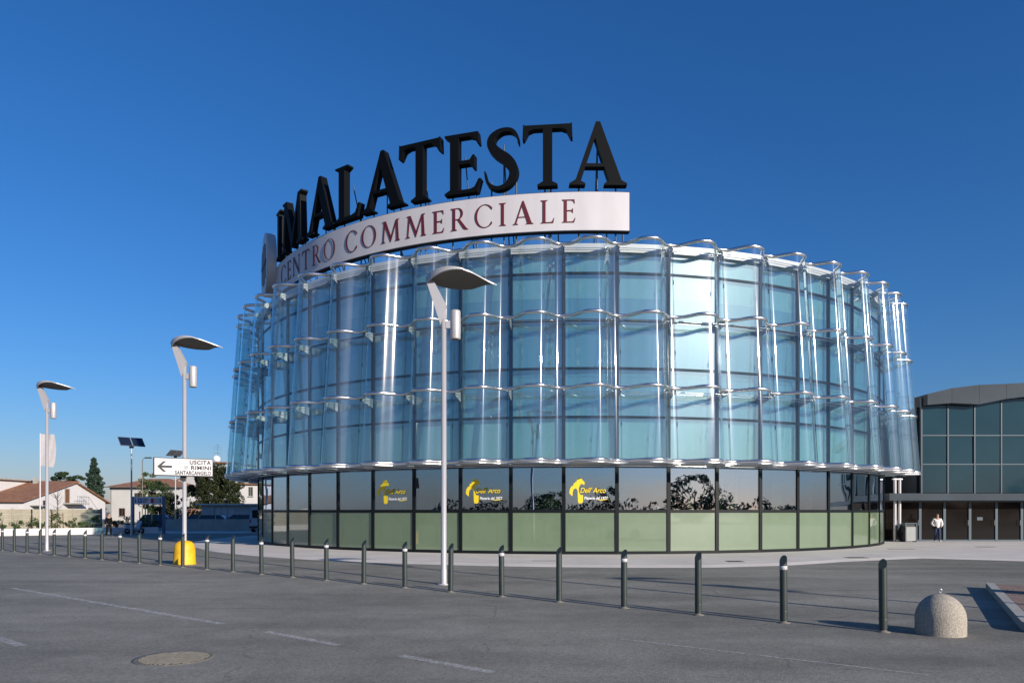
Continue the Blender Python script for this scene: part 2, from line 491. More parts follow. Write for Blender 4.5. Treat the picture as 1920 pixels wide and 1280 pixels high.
# panes
hw = RW*math.sin(ALPHA/2) - .075
yp = -RW*HC
def pane_mesh(z0, z1, m): return MB().box(-hw, hw, yp-.012, yp+.012, z0, z1).mesh('glass_pane', m)
pm_lo = pane_mesh(.17, 1.695, M['green_panel'])
pm_sh = pane_mesh(1.815, 3.50, M['pane_low'])
pm_up = [pane_mesh(a+.045, b-.045, M['pane']) for a, b in zip(ZT[:-1], ZT[1:])]
shop = {}
def jit(o, a=.22):
    # every pane is set a hair out of true, pivoting about its own middle
    o.rotation_euler[2] += R_(random.uniform(-a, a)) * 0
    return o
for k in range(KL, KR):
    a = bayrot(k)
    link('green_panel', pm_lo, drum, rz=a)
    shop[k] = link('glass_pane', pm_sh, drum, rz=a)
    for pm in pm_up: link('glass_pane', pm, drum, rz=a)
# cornice
cm = MB()
w2 = (RW+.14)*math.sin(ALPHA/2) - .008
cm.box(-w2, w2, -(RW+.14)*HC, -(RW-.2)*HC, 11.95, 12.29)
cm = cm.mesh('cornice_panel', M['fascia'])
for k in range(KL, KR): link('cornice_panel', cm, drum, rz=bayrot(k))
# roof, floors, interior
def disc(name, r, z0, z1, m, n=56):
    b = MB(); b.prism([(r*math.cos(2*PI*i/n), r*math.sin(2*PI*i/n)) for i in range(n)], z0, z1); return b.build(name, m, drum)
disc('roof', RW-.22, 12.0, 12.25, M['hall_fascia'])
disc('floor_slab', RW-.27, 3.52, 3.70, M['core'])
disc('floor_slab', RW-.24, 7.1, 7.38, M['core'])
disc('shop_floor', RW-.12, .052, .09, M['grey_wall'])
def cyl(name, r, z0, z1, m, n=56, a0=-PI, a1=PI):
    b = MB(); vs = []; 
    for i in range(n+1):
        t = a0 + (a1-a0)*i/n
        vs += [pl(t, r, z0), pl(t, r, z1)]
    b.add(vs, [(2*i, 2*i+2, 2*i+3, 2*i+1) for i in range(n)], smooth=True)
    return b.build(name, m, drum)
cyl('inner_wall', 17.3, 3.70, 12.0, M['core'])
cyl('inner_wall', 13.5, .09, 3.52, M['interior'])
cyl('rear_wall', RW-.02, .05, 12.0, M['fascia'], 34, TH(KR), TH(KL)+2*PI)
for z0, z1, m_ in ((3.74, 5.28, 'blind'), (5.285, 7.08, 'spandrel'), (7.40, 10.22, 'spandrel'), (10.225, 11.94, 'blind')):
    cyl('roller_blind', RW-.19, z0, z1, M[m_], KR-KL, TH(KL), TH(KR))
for k, x0, x1, h in ((-5,-.2,.35,3.3),(-4,.3,.55,2.9),(-1,-.9,-.7,3.4),(-1,-.2,.75,3.2),(2,.5,.8,3.3),(3,-.1,.35,3.3),(3,.6,.9,3.1),(5,-.8,-.1,3.3),(6,.1,.3,3.2),(7,-.1,.25,3.0)):
    MB().box(x0, x1, -17.2, -17.15, .09, h).build('display_board', M['board'], drum, rz=bayrot(k))
for k in range(KL, KR, 3):
    MB().tube([(0,-16.2,.09),(0,-16.2,3.52)], .22, 14).build('column', M['grey_wall'], drum, rz=TH(k)+.04)

# wavy outer screen -------------------------------------------------
ZR = [3.69, 6.50, 9.31, 12.17]
AMP = .70
def crest(z): return 20.45 - (z-3.69)/8.44*.59
def valley(z): return crest(z) - AMP
def wav(s):
    c = math.cos(2*PI*s); c = 1.45*c - .45*c**3       # full, rounded lobes and troughs
    return .5 - .5*c
def rwave(s, z): return valley(z) + AMP*wav(s)
SL, SR = -14, 10
def lobe_mesh(z0, z1, n=36):
    b = MB()
    for sgn, off in ((1, 0.0),):
        vs = []
        for i in range(n+1):
            s = .006 + .988*i/n
            t = (s-.5)*ALPHA
            for z in (z0, z1): vs.append(pl(t, rwave(s, z)+off, z))
        b.add(vs, [((2*i, 2*i+2, 2*i+3, 2*i+1) if sgn > 0 else (2*i+1, 2*i+3, 2*i+2, 2*i)) for i in range(n)], 0, True)
    for s in (.006, .994):
        t = (s-.5)*ALPHA
        vs = [pl(t, rwave(s, z)+o, z) for z in (z0, z1) for o in (-.007, .007)]
        b.add(vs, [(0,1,3,2)], 1)
    return b.mesh('screen_glass', [M['screen_glass'], M['glass_edge']])
lm = [lobe_mesh(a+.03, c-.03) for a, c in zip(ZR[:-1], ZR[1:])]
for k in range(SL, SR):
    for q in lm: link('screen_glass', q, drum, rz=bayrot(k))
for z in ZR:
    n = 22
    path = [pl(TH(SL)+i/n*ALPHA, rwave((i % n)/n, z), z) for i in range((SR-SL)*n+1)]
    MB().tube(path, .074, 8).build('wave_rail', M['steel'], drum)
# brackets, tie rods, hangers, sill plates
for z in ZR:
    v = valley(z)
    b = MB()
    prof = [(RW+.05, z+.05), (v+.03, z+.02), (v+.03, z-.12), (RW+.05, z-.34)] if z > 4 else [(RW+.07, z+.03), (v+.03, z-.01), (v+.03, z-.09), (RW+.07, z-.11)]
    vs = [(-.03, -r, zz) for r, zz in prof] + [(.03, -r, zz) for r, zz in prof]
    b.add(vs, [(0,1,2,3),(7,6,5,4)] + [(i, 4+i, 4+(i+1) % 4, (i+1) % 4) for i in range(4)])
    b.cbox((0, -v+.03, z-.06), (.09, .08, .10))
    me = b.mesh('bracket', M['bracket'])
    for k in range(SL, SR+1): link('bracket', me, drum, rz=TH(k))
    b = MB()
    for r, dz, rad in ((v-.04, -.15, .013), ((v+RW)/2+.05, -.18, .013)):
        w = r*math.sin(ALPHA/2)
        b.tube([(-w, -r*HC, z+dz), (w, -r*HC, z+dz)], rad, 6)
    me = b.mesh('tie_rod', M['steel'])
    for k in range(SL, SR): link('tie_rod', me, drum, rz=bayrot(k))
b = MB()
b.tube([(0, -(valley(ZR[0])-.07), ZR[0]), (0, -(valley(ZR[-1])-.07), ZR[-1])], .008, 6)
for z in (5.1, 7.9, 10.7):
    b.cbox((0, -(valley(z)-.03), z), (.04, .04, .16))
me = b.mesh('hanger_rod', M['hall_frame'])
for k in range(SL, SR+1): link('hanger_rod', me, drum, rz=TH(k))
b = MB(); n = 20
up = [pl((i/n-.5)*ALPHA, rwave(i/n, 3.62)+.03, 0)[:2] for i in range(n+1)]
lo = [pl((i/n-.5)*ALPHA, valley(3.62)-.10, 0)[:2] for i in (n, 0)]
b.prism(up + lo, 3.575, 3.625)
me = b.mesh('sill_plate', M['alu'])
for k in range(SL, SR): link('sill_plate', me, drum, rz=bayrot(k))

# ------------------------------------------------------------------ lettering helpers
def catmull(P, n=6):
    out = []
    for i in range(len(P)-1):
        p0, p1, p2, p3 = (np.array(P[max(i-1,0)]), np.array(P[i]), np.array(P[i+1]), np.array(P[min(i+2,len(P)-1)]))
        for j in range(n):
            t = j/n
            out.append(.5*((2*p1)+(-p0+p2)*t+(2*p0-5*p1+4*p2-p3)*t*t+(-p0+3*p1-3*p2+p3)*t**3))
    out.append(np.array(P[-1])); return out
def ell(cx, cy, rx, ry, a0, a1, n):
    return [(cx+rx*math.cos(R_(a0+(a1-a0)*i/n)), cy+ry*math.sin(R_(a0+(a1-a0)*i/n))) for i in range(n+1)]
def stroke(P):
    S = catmull(P); L, Rr = [], []
    for i, q in enumerate(S):
        t = S[min(i+1,len(S)-1)][:2] - S[max(i-1,0)][:2]; t = t/np.linalg.norm(t); nn = np.array([-t[1], t[0]])
        L.append(tuple(q[:2]+nn*q[2]/2)); Rr.append(tuple(q[:2]-nn*q[2]/2))
    return L + Rr[::-1]
GL = {
 'I': (.34, [[(0,0),(.34,0),(.34,.04),(.25,.09),(.25,.91),(.34,.96),(.34,1),(0,1),(0,.96),(.09,.91),(.09,.09),(0,.04)]]),
 'L': (.62, [[(0,0),(.58,0),(.63,.25),(.585,.25),(.51,.10),(.42,.075),(.25,.075),(.25,.91),(.34,.96),(.34,1),(0,1),(0,.96),(.09,.91),(.09,.09),(0,.04)]]),
 'E': (.60, [[(0,0),(.56,0),(.62,.23),(.57,.23),(.50,.10),(.43,.075),(.25,.075),(.25,.475),(.42,.475),(.47,.40),(.51,.40),(.51,.63),(.47,.63),(.42,.555),(.25,.555),(.25,.925),(.42,.925),(.49,.90),(.55,.79),(.59,.79),(.57,1),(0,1),(0,.96),(.09,.91),(.09,.09),(0,.04)]]),
 'T': (.80, [[(.23,0),(.57,0),(.57,.04),(.48,.09),(.48,.92),(.62,.92),(.70,.89),(.77,.76),(.81,.76),(.80,1.02),(.76,1.0),(.04,1.0),(0,1.02),(-.01,.76),(.03,.76),(.10,.89),(.18,.92),(.32,.92),(.32,.09),(.23,.04)]]),
 'A': (.88, [[(-.03,0),(.24,0),(.24,.04),(.165,.08),(.235,.29),(.53,.29),(.60,.08),(.53,.04),(.53,0),(.91,0),(.91,.04),(.82,.09),(.475,1.03),(.395,1.03),(.07,.10),(-.03,.04)], [(.258,.36),(.505,.36),(.385,.74)]]),
 'M': (1.08, [[(-.02,0),(.25,0),(.25,.04),(.165,.09),(.225,.72),(.52,-.01),(.56,-.01),(.83,.72),(.85,.09),(.77,.04),(.77,0),(1.10,0),(1.10,.04),(1.015,.09),(.965,.91),(1.04,.96),(1.04,1.0),(.84,1.0),(.56,.30),(.28,1.0),(.06,1.0),(.06,.96),(.14,.91),(.075,.09),(-.02,.04)]]),
 'N': (.93, [[(0,0),(.26,0),(.26,.04),(.17,.09),(.17,.78),(.79,-.02),(.84,-.02),(.84,.91),(.93,.96),(.93,1),(.67,1),(.67,.96),(.76,.91),(.76,.28),(.22,1),(-.02,1),(-.02,.96),(.09,.91),(.09,.09),(0,.04)]]),
 'O': (.94, [ell(.47,.5,.47,.52,0,350,35), ell(.47,.5,.335,.465,0,350,35)]),
 'C': (.80, [ell(.47,.5,.47,.52,42,318,30)+[(.80,.27),(.765,.27)]+ell(.47,.5,.335,.455,-46,-314,30)[0:]+[(.775,.74),(.815,.74)]]),
 'R': (.84, [[(0,0),(.34,0),(.34,.04),(.25,.09),(.25,.455),(.33,.455),(.60,.06),(.70,0),(.88,0),(.88,.035),(.80,.07),(.475,.485)]+ell(.35,.735,.265,.265,-58,90,12)+[(0,1),(0,.96),(.09,.91),(.09,.09),(0,.04)], [(.25,.525),(.33,.525)]+ell(.34,.73,.135,.205,-90,90,10)+[(.25,.935)]]),
 'S': (.58, [stroke([(.545,.72,.03),(.52,.86,.05),(.42,.955,.075),(.26,.955,.09),(.13,.86,.125),(.12,.73,.15),(.21,.61,.17),(.36,.49,.175),(.45,.36,.165),(.46,.22,.14),(.37,.08,.10),(.22,.03,.08),(.09,.09,.07),(.035,.20,.05),(.01,.33,.03)])]),
}
def curve_mesh(contours, ext, name, mtl, sx=1.0, sy=1.0, ox=0.0, oy=0.0, bev=0.0, off=0.0):
    cu = bpy.data.curves.new('glyph_tmp', 'CURVE'); cu.dimensions = '2D'; cu.fill_mode = 'BOTH'; cu.extrude = ext/2; cu.bevel_depth = bev; cu.offset = off
    for c in contours:
        sp = cu.splines.new('POLY'); sp.points.add(len(c)-1)
        for i, p in enumerate(c): sp.points[i].co = ((p[0]+ox)*sx, (p[1]+oy)*sy, 0, 1)
        sp.use_cyclic_u = True
    return curve_to_mesh(cu, name, mtl)
def curve_to_mesh(cu, name, mtl):
    o = bpy.data.objects.new('glyph_tmp', cu); COL.objects.link(o)
    dg = bpy.context.evaluated_depsgraph_get(); dg.update()
    me = bpy.data.meshes.new_from_object(o.evaluated_get(dg))
    bpy.data.objects.remove(o); bpy.data.curves.remove(cu)
    me.name = name; me.materials.clear(); me.materials.append(mtl)
    me.transform(Matrix.Rotation(R_(90), 4, 'X'))       # upright, facing -Y
    me.polygons.foreach_set('use_smooth', [False]*len(me.polygons))
    return me
def text_mesh(txt, h, mtl, ext=.004, align='LEFT', shear=0.0, off=0.0, sx=1.0, name='lettering', spacing=1.0):
    cu = bpy.data.curves.new('text_tmp', 'FONT'); cu.body = txt; cu.size = h/.72; cu.extrude = ext/2; cu.align_x = align; cu.shear = shear; cu.offset = off
    cu.space_character = spacing
    me = curve_to_mesh(cu, name, mtl)
    if sx != 1.0: me.transform(Matrix.Scale(sx, 4, (1,0,0)))
    return me

# ------------------------------------------------------------------ roof sign
sign = thing('roof_sign', 'black capital letters I MALATESTA over a white curved band reading CENTRO COMMERCIALE', 'sign', (CX, CY, 12.28))
RS = 18.1
def th_px(px, r):
    m = (px-960)/F; a = 1+m*m; b = -2*(m*CX+CY); c = CX*CX+CY*CY-r*r
    Z = (-b-math.sqrt(b*b-4*a*c))/(2*a)
    return math.atan2(m*Z-CX, CY-Z)
ZB0, ZB1 = 13.10-12.28, 14.64-12.28
ta, tb = th_px(1180, RS), R_(-66)
b = MB(); n = 60; vs = []
for i in range(n+1):
    t = ta+(tb-ta)*i/n
    vs += [pl(t,RS,ZB0), pl(t,RS-.34,ZB0), pl(t,RS-.34,ZB1), pl(t,RS,ZB1)]
fs, ms = [], []
bf = MB(); bb = MB()
bf.add([v for i in range(n+1) for v in (vs[4*i], vs[4*i+3])], [(2*i, 2*i+1, 2*i+3, 2*i+2) for i in range(n)], 0, True)
band = bf.build('sign_band', M['sign_white'], sign)
case = MB()
cv = []
for i in range(n+1):
    t = ta+.002+(tb-.004-ta)*i/n
    cv += [pl(t,RS-.003,ZB0-.03), pl(t,RS-.34,ZB0-.03), pl(t,RS-.34,ZB1+.02), pl(t,RS-.003,ZB1+.02)]
for i in range(n):
    for j in range(4):
        a, c = i*4+j, i*4+(j+1) % 4
        fs.append((a, c, c+4, a+4))
fs += [(0,1,2,3), (n*4+3,n*4+2,n*4+1,n*4)]
case.add(cv, fs)
case.build('band_case', M['hall_fascia'], band)
# red text on the band
def band_text(word, t0, t1, h, zb):
    widths = [GL[c][0] for c in word]
    # centres of first and last letters sit at t0 and t1
    tot = sum(widths) - widths[0]/2 - widths[-1]/2
    span = (t1-t0)*RS
    gap = (span - tot*h*.98)/(len(word)-1)
    x = 0
    for i, c in enumerate(word):
        if i: x += (widths[i-1]+widths[i])/2*h*.98 + gap
        me = curve_mesh(GL[c][1], .012, 'band_letter', M['sign_red'], h*.98, h, -widths[i]/2, 0, off=-.016)
        o = link('band_letter', me, band, (0,0,0), t0 + x/RS)
        me.transform(Matrix.Translation((0, -(RS+.016), zb)))
band_text('COMMERCIALE', th_px(659, RS), th_px(1066, RS), .96, ZB0+.29)
band_text('CENTRO', th_px(531.5, RS), th_px(618, RS), .96, ZB0+.29)
# big letters
zl = 14.88-12.28; hl = 2.52
for c, px, wf in (('A',1121.6,1.0),('T',1026.5,1.0),('S',942,1.05),('E',867,1.05),('T',787,1.0),('A',718,1.0),('L',652,1.05),('A',601,1.0),('M',548.5,1.0),('I',523.5,1.0)):
    w = GL[c][0]
    me = curve_mesh(GL[c][1], .34, 'letter', M['letter'], hl*wf, hl, -w/2, 0, bev=.004, off=-.022)
    me.transform(Matrix.Translation((0, -(RS-.12), zl)))
    t = th_px(px, RS)
    link('letter', me, sign, (0,0,0), t)
    # posts and raking struts that carry each letter
    s = MB(); ww = w*hl*wf*.34
    for dx in ((-ww, ww) if c not in 'IT' else (-.12, .12)):
        s.tube([(dx, -(RS-.30), 0), (dx, -(RS-.30), zl+.5)], .035, 6)
    s.tube([(0, -(RS-.32), zl+1.7), (0, -(RS-1.6), 0)], .028, 6)
    s.tube([(ww*.6, -(RS-.36), ZB0+.7), (ww*.6, -(RS-1.3), 0)], .028, 6)
    if c in 'SA': s.tube([(.0, -(RS-.30), 0), (0, -(RS-.30), zl+2.0)], .03, 6)
    s.build('support_post', M['hall_frame'], sign, rz=t)
s = MB(); s.tube([(0, -(RS-.2), 0), (0, -(RS-.2), ZB0+.2)], .04, 6); s.build('support_post', M['hall_frame'], sign, rz=ta-.012)
# round emblem at the far end of the sign
em = MB(); ez, er = 15.15-12.28, 1.68
RE = 18.5
def emb(r, y, n=40): return [(r*math.cos(2*PI*i/n), y, ez + r*math.sin(2*PI*i/n)) for i in range(n)]
A_, B_ = emb(er, -RE), emb(er, -RE+.45)
em.add(A_+B_, [(i, (i+1) % 40, 40+(i+1) % 40, 40+i) for i in range(40)] + [tuple(range(40))[::-1], tuple(range(40,80))])
eo = em.build('emblem_disc', M['fascia'], sign, rz=R_(-65))
f2 = MB(); P_ = emb(er*.90, -RE-.012); f2.add(P_, [tuple(range(40))]); f2.build('emblem_face', M['sign_white'], eo)
f3 = MB()
for dx, w_, z0, z1 in ((-.75,.16,-.9,.9),(-.25,.16,-1.1,1.1),(.25,.16,-1.1,1.1),(.75,.16,-.9,.9)):
    f3.box(dx-w_/2, dx+w_/2, -RE-.03, -RE-.018, ez+z0, ez+z1)
f3.box(-1.0, 1.0, -RE-.045, -RE-.032, ez-.1, ez+.1)
f3.build('emblem_mark', M['sign_black'], eo)

# ------------------------------------------------------------------ yellow window decals on three shop panes
def decal(pane):
    y = yp-.012-.003
    # pixels of the middle pane's sticker (6 px per photo pixel) to metres
    def P(u, v): return ((u-380)/6/47.4, 1.80 + (500-v)/6/47.4)
    horse = [(145,300),(152,262),(168,235),(190,225),(192,200),(212,196),(214,180),(236,176),(226,158),(240,148),(252,138),(262,150),(285,137),(288,160),(306,176),(318,190),(312,222),(298,210),(280,205),(262,225),(250,255),(252,295),(268,330),(300,332),(298,408),(285,424),(250,424),(242,405),(240,340),(238,285),(228,262),(210,256),(192,268),(182,300),(180,345),(164,330),(150,318)]
    root = None
    me = curve_mesh([[P(u,v) for u, v in horse]], .003, 'window_sticker', M['decal_y'])
    me.transform(Matrix.Translation((0, y, 0)))
    st = link('window_sticker', me, pane)
    for txt, u, v, h, w_, m_, sh, off in (("Dell' Arco", 262, 308, .215, 1.05, M['sign_black'], .30, .016), ("Dell' Arco", 266, 306, .21, 1.02, M['decal_y'], .30, .004), ('Pizzeria dal 1977', 312, 380, .11, .94, M['decal_w'], .20, .003)):
        t = text_mesh(txt, h, m_, .002, shear=sh, off=off)
        co = [q.co.x for q in t.vertices]
        x, z = P(u, v)
        t.transform(Matrix.Translation((x, y - (.004 if m_ is M['sign_black'] else .008), z)) @ Matrix.Scale(w_/(max(co)-min(co)), 4, (1,0,0)) @ Matrix.Translation((-min(co), 0, 0)))
        link('lettering', t, pane)
    sw = curve_mesh([[P(455,388),(P(520,380)),(P(590,372)),(P(560,384)),(P(500,394))]], .002, 'swoosh', M['decal_y'])
    sw.transform(Matrix.Translation((0, y-.002, 0))); link('swoosh', sw, pane)
for k in (-4, -2, 0): decal(shop[k])

# ------------------------------------------------------------------ street lamps
def make_lamp():
    t = thing('street_lamp', '', 'street lamp', group='grey street lamps with leaf shaped heads')
    b = MB(); b.lathe([(.075,0),(.075,.35),(.068,.36),(.060,6.62),(0,6.62)], 16); b.lathe([(.16,0),(.16,.02),(0,.02)], 16)
    b.build('pole', M['lamp_paint'], t)
    # raking arm: a flat box that leans away from the head
    arm = [(-.075,6.28),(.075,6.66),(.062,6.72),(-.24,7.36),(-.44,7.50),(-.075,6.5)]
    b = MB(); Mx = Matrix.Rotation(R_(90), 4, 'X')
    arm = [(-.072,6.20),(.072,6.66),(-.22,7.22),(-.44,7.335)]
    b.prism(arm, -.075, .075, 0, Mx); b.build('arm', M['lamp_paint'], t)
    # leaf shaped head, its near edge a little higher than the far one
    top, und = MB(), MB(); n, mth = 24, 10
    g1 = []
    for i in range(n+1):
        u = i/n
        x = -.42 + 1.69*u
        w = .05 + .42*math.sin(PI*min(1, u*1.02)**.80)
        if u > .62: w *= max(.03, 1-((u-.62)/.38)**1.5)
        zn = 7.33 - .15*u + .17*math.sin(PI*u**.8)
        row = []
        for j in range(mth+1):
            q = j/mth
            row.append((x, (2*q-1)*w, zn - .20*(w/.45)*q + .10*w*math.sin(PI*q)))
        g1.append(row)
    vs = [p for r in g1 for p in r]; st = mth+1
    fs = [(i*st+j, (i+1)*st+j, (i+1)*st+j+1, i*st+j+1) for i in range(n) for j in range(mth)]
    top.add(vs, fs, 0, True)
    lo = [(p[0], p[1], p[2]-.03) for p in vs]
    rim = [i*st for i in range(n+1)] + [n*st+j for j in range(1, st)] + [i*st+mth for i in range(n-1,-1,-1)] + [j for j in range(mth-1,0,-1)]
    m_ = len(rim)
    top.add([vs[q] for q in rim]+[lo[q] for q in rim], [(i, m_+i, m_+(i+1) % m_, (i+1) % m_) for i in range(m_)])
    # deep spine that carries on from the arm along the near edge of the leaf
    vv = []; ns = 14
    for i in range(ns):
        u = i/n; q = g1[i][0]; hh = .02 + .15*max(0, 1-u/.55)**1.1
        vv += [(q[0], q[1]-.014, q[2]-hh), (q[0], q[1]-.014, q[2]+.012), (q[0], q[1]+.05, q[2]+.012), (q[0], q[1]+.05, q[2]-hh)]
    ff = [(4*i+j, 4*i+(j+1) % 4, 4*i+4+(j+1) % 4, 4*i+4+j) for i in range(ns-1) for j in range(4)]
    top.add(vv, ff + [(3,2,1,0), tuple(4*(ns-1)+j for j in range(4))])
    hd = top.build('head', M['lamp_paint'], t)
    und.add(lo, [f[::-1] for f in fs], 0, True); und.build('reflector', M['lamp_dark'], hd)
    b = MB(); b.lathe([(0,.0),(.115,.0),(.122,.02),(.122,.66),(.11,.69),(0,.69)], 20, (.28,0,5.86)); pr = b.build('projector', M['lamp_paint'], t)
    MB().box(.05,.17,-.05,.05,6.12,6.30).build('projector_bracket', M['lamp_paint'], t)
    MB().lathe([(0,-.004),(.10,-.004)], 20, (.28,0,5.86)).build('projector_lens', M['lamp_dark'], pr)
    return t
lamp = make_lamp()
lamp['label'] = 'tall grey street lamp in front of the glass facade'
p1 = gnd(832,1095); lamp.location = p1
p2 = gnd(346,1057); dup(lamp, p2, 0, 'grey street lamp carrying the white exit sign over a yellow base')
p3 = gnd(88,1032); dup(lamp, p3, 0, 'leftmost grey street lamp, beside the pale flag')
# two more lamps of the same row stand behind the viewer and throw their shadows across the forecourt
dv = Vector((-SUNV.x, -SUNV.y, 0)); sl = 1/math.tan(SUN_EL)
for q, lb in (((717,1058), 'grey street lamp out of frame whose thin shadow crosses the forecourt to the facade'), ((1385,1101), 'grey street lamp out of frame whose shadow falls right of the bollards')):
    e = gnd(*q); base = e - dv.normalized()*18.6
    dup(lamp, (base.x, base.y, 0), 0, lb)

# ------------------------------------------------------------------ exit sign on the second lamp
es = thing('direction_sign', 'white exit sign with a black left arrow mounted on a lamp post', 'sign', (p2.x-.05, p2.y-.02, 2.90), R_(33))
b = MB(); b.box(-.90,.90,-.24,-.115,0,.59); b.build('sign_case', M['sign_black'], es)
b = MB(); b.box(-.875,.875,-.252,-.243,.03,.565); pn = b.build('sign_panel', M['sign_white'], es)
b = MB(); b.box(-.08,.08,-.113,-.02,-.15,.50); b.build('clamp', M['dark_metal'], es)
arrow = [(-.80,.30),(-.62,.47),(-.53,.47),(-.67,.335),(-.36,.335),(-.36,.265),(-.67,.265),(-.53,.13),(-.62,.13)]
me = curve_mesh([arrow], .004, 'arrow', M['sign_black']); me.transform(Matrix.Translation((0,-.256,0))); link('arrow', me, pn)
for txt, x, z, h, sp in (('USCITA', .83, .40, .135, .66), ('RIMINI', .83, .225, .13, .62), ('SANTARCANGELO', .83, .055, .125, 1.10)):
    me = text_mesh(txt, h, M['sign_black'], .004, 'LEFT', 0, .006, spacing=1.1)
    co = [v.co for v in me.vertices]; x0, x1 = min(c.x for c in co), max(c.x for c in co)
    me.transform(Matrix.Translation((x, -.256, z)) @ Matrix.Scale(sp/(x1-x0), 4, (1,0,0)) @ Matrix.Translation((-x1, 0, 0))); link('lettering', me, pn)
for r0, r1 in ((.062,.050),(.022,0)):
    c = [ell(.06,.29,r0,r0,0,345,23)] + ([ell(.06,.29,r1,r1,0,345,23)] if r1 else [])
    me = curve_mesh(c, .004, 'ring_mark', M['sign_black']); me.transform(Matrix.Translation((0,-.256,0))); link('ring_mark', me, pn)

# yellow base round the pole
b = MB(); b.lathe([(.36,0),(.36,.03),(.345,.05),(.335,.45),(.325,.56),(.29,.67),(.22,.74),(.12,.775),(.075,.78)], 32)
o = b.build('yellow_post_guard', M['yellow'], None, (p2.x, p2.y, 0)); tag(o, 'rounded yellow guard around the foot of a lamp post', 'post guard')

# ------------------------------------------------------------------ bollards
nrm = Vector((-.612, -.791, 0))
def bollard_mesh():
    b = MB(); n = 16; r = .057; vs = []
    for z in (.05, .80, .90):
        for k in range(n):
            a = 2*PI*k/n; vs.append((r*math.cos(a), r*math.sin(a), z))
    for k in range(n):
        a = 2*PI*k/n; x, y = r*math.cos(a), r*math.sin(a)
        s = (x*nrm.x + y*nrm.y)/r
        vs.append((x, y, .985 - .075*s))
    fs = [(i*n+k, i*n+(k+1) % n, (i+1)*n+(k+1) % n, (i+1)*n+k) for i in range(3) for k in range(n)]
    b.add(vs, fs, 0, True)
    b.add(vs[-n:], [tuple(range(n))])
    b.lathe([(.045,0),(.045,.06)], n); b.lathe([(.062,.18),(.062,.20),(.057,.20)], n)
    return b.mesh('post', M['bollard'])
bm_ = bollard_mesh()
foot = MB().lathe([(.10,.0),(.10,.006),(.06,.010),(.045,.03)], 16).mesh('foot', M['iron'])
bandm = MB().lathe([(.0575,.835),(.0595,.836),(.0595,.895),(.0575,.896)], 16).mesh('reflective_band', M['sign_white'])
for i in range(26):
    x, y = 5.39 - .791*1.416*i, 10.53 + .612*1.416*i
    white = i % 2 == 1
    t = thing('bollard', f"{ORD[i]} bollard from the right, dark green with {'a white band below its slanted top' if white else 'a plain slanted top'}", 'bollard', (x, y, 0), group='row of bollards across the forecourt')
    po = link('post', bm_, t); link('foot', foot, t)
    po.rotation_euler = (R_(random.uniform(-.6,.6)), R_(random.uniform(-.6,.6)), 0)
    if white: link('reflective_band', bandm, t).rotation_euler = po.rotation_euler

# ------------------------------------------------------------------ concrete domes
def dome(loc, label):
    t = thing('concrete_dome', label, 'barrier', loc, group='concrete domes by the island')
    prof = [(.325,0),(.325,.22)] + [(.325*math.cos(R_(a)), .22+.355*math.sin(R_(a))) for a in range(8, 90, 7)] + [(0,.575)]
    MB().lathe(prof, 40).build('body', M['granite'], t)
    ring = [(.021*math.cos(2*PI*i/16), 0, .618+.025*math.sin(2*PI*i/16)) for i in range(17)]
    b = MB(); b.tube(ring, .006, 6); b.tube([(0,0,.56),(0,0,.60)], .008, 6); b.build('lifting_ring', M['steel'], t)
dome((6.12, 10.36, 0), 'grey concrete dome with a lifting ring at the end of the bollards')
dome((10.75, 13.95, .125), 'concrete dome out of frame casting a shadow beside the kerbed island')

# ------------------------------------------------------------------ kerbed island with brick paving
isl = thing('kerbed_island', 'kerbed traffic island paved with reddish bricks at the right edge', 'island', (7.35, 10.4, 0), 0)
ang = math.atan2(5.7, 3.2)           # direction of its long side
def IS(u, v): return (u*math.cos(ang)+v*math.sin(ang), u*math.sin(ang)-v*math.cos(ang))
LEN, WID = 7.0, 1.25
outer = [(0.35,0),(LEN,0),(LEN,WID),(0.35,WID),(.12,WID-.12),(0,WID-.4),(0,.4),(.12,.12)]
# kerb stones, one by one
def kerb(poly): 
    b = MB(); b.prism([IS(*p) for p in poly], -.02, .13); return b.build('kerb_stone', M['conc'], isl)
u = .36
while u < LEN:
    e = min(u+.94, LEN)
    kerb([(u,0),(e-.012,0),(e-.012,.16),(u,.16)]); kerb([(u,WID-.16),(e-.012,WID-.16),(e-.012,WID),(u,WID)])
    u = e
kerb([(.345,0),(.345,.16),(.25,.19),(.18,.27),(.16,.40),(0,.40),(.02,.25),(.10,.10),(.2,.03)])
kerb([(0,.412),(.16,.412),(.16,WID-.412),(0,WID-.412)])
kerb([(.345,WID),(.2,WID-.03),(.10,WID-.10),(.02,WID-.25),(0,WID-.40),(.16,WID-.40),(.18,WID-.27),(.25,WID-.19),(.345,WID-.16)])
b = MB(); b.prism([IS(*p) for p in [(.17,.17),(LEN,.17),(LEN,WID-.17),(.17,WID-.17)]], -.02, .09); b.build('bed', M['soil'], isl)
pb = {}
u, row = .20, 0
while u < LEN-.2:
    off = 0 if row % 2 == 0 else -.11
    v = .175 + off
    while v < WID-.19:
        v0, v1 = max(v, .175), min(v+.215, WID-.178)
        if v1-v0 > .05:
            h = .122 + random.uniform(-.003,.003)
            b = MB(); b.prism([IS(u,v0),IS(u+.20,v0),IS(u+.20,v1),IS(u,v1)], .06, h); b.build('brick', M['brick'], isl)
        v += .222
    u += .208; row += 1

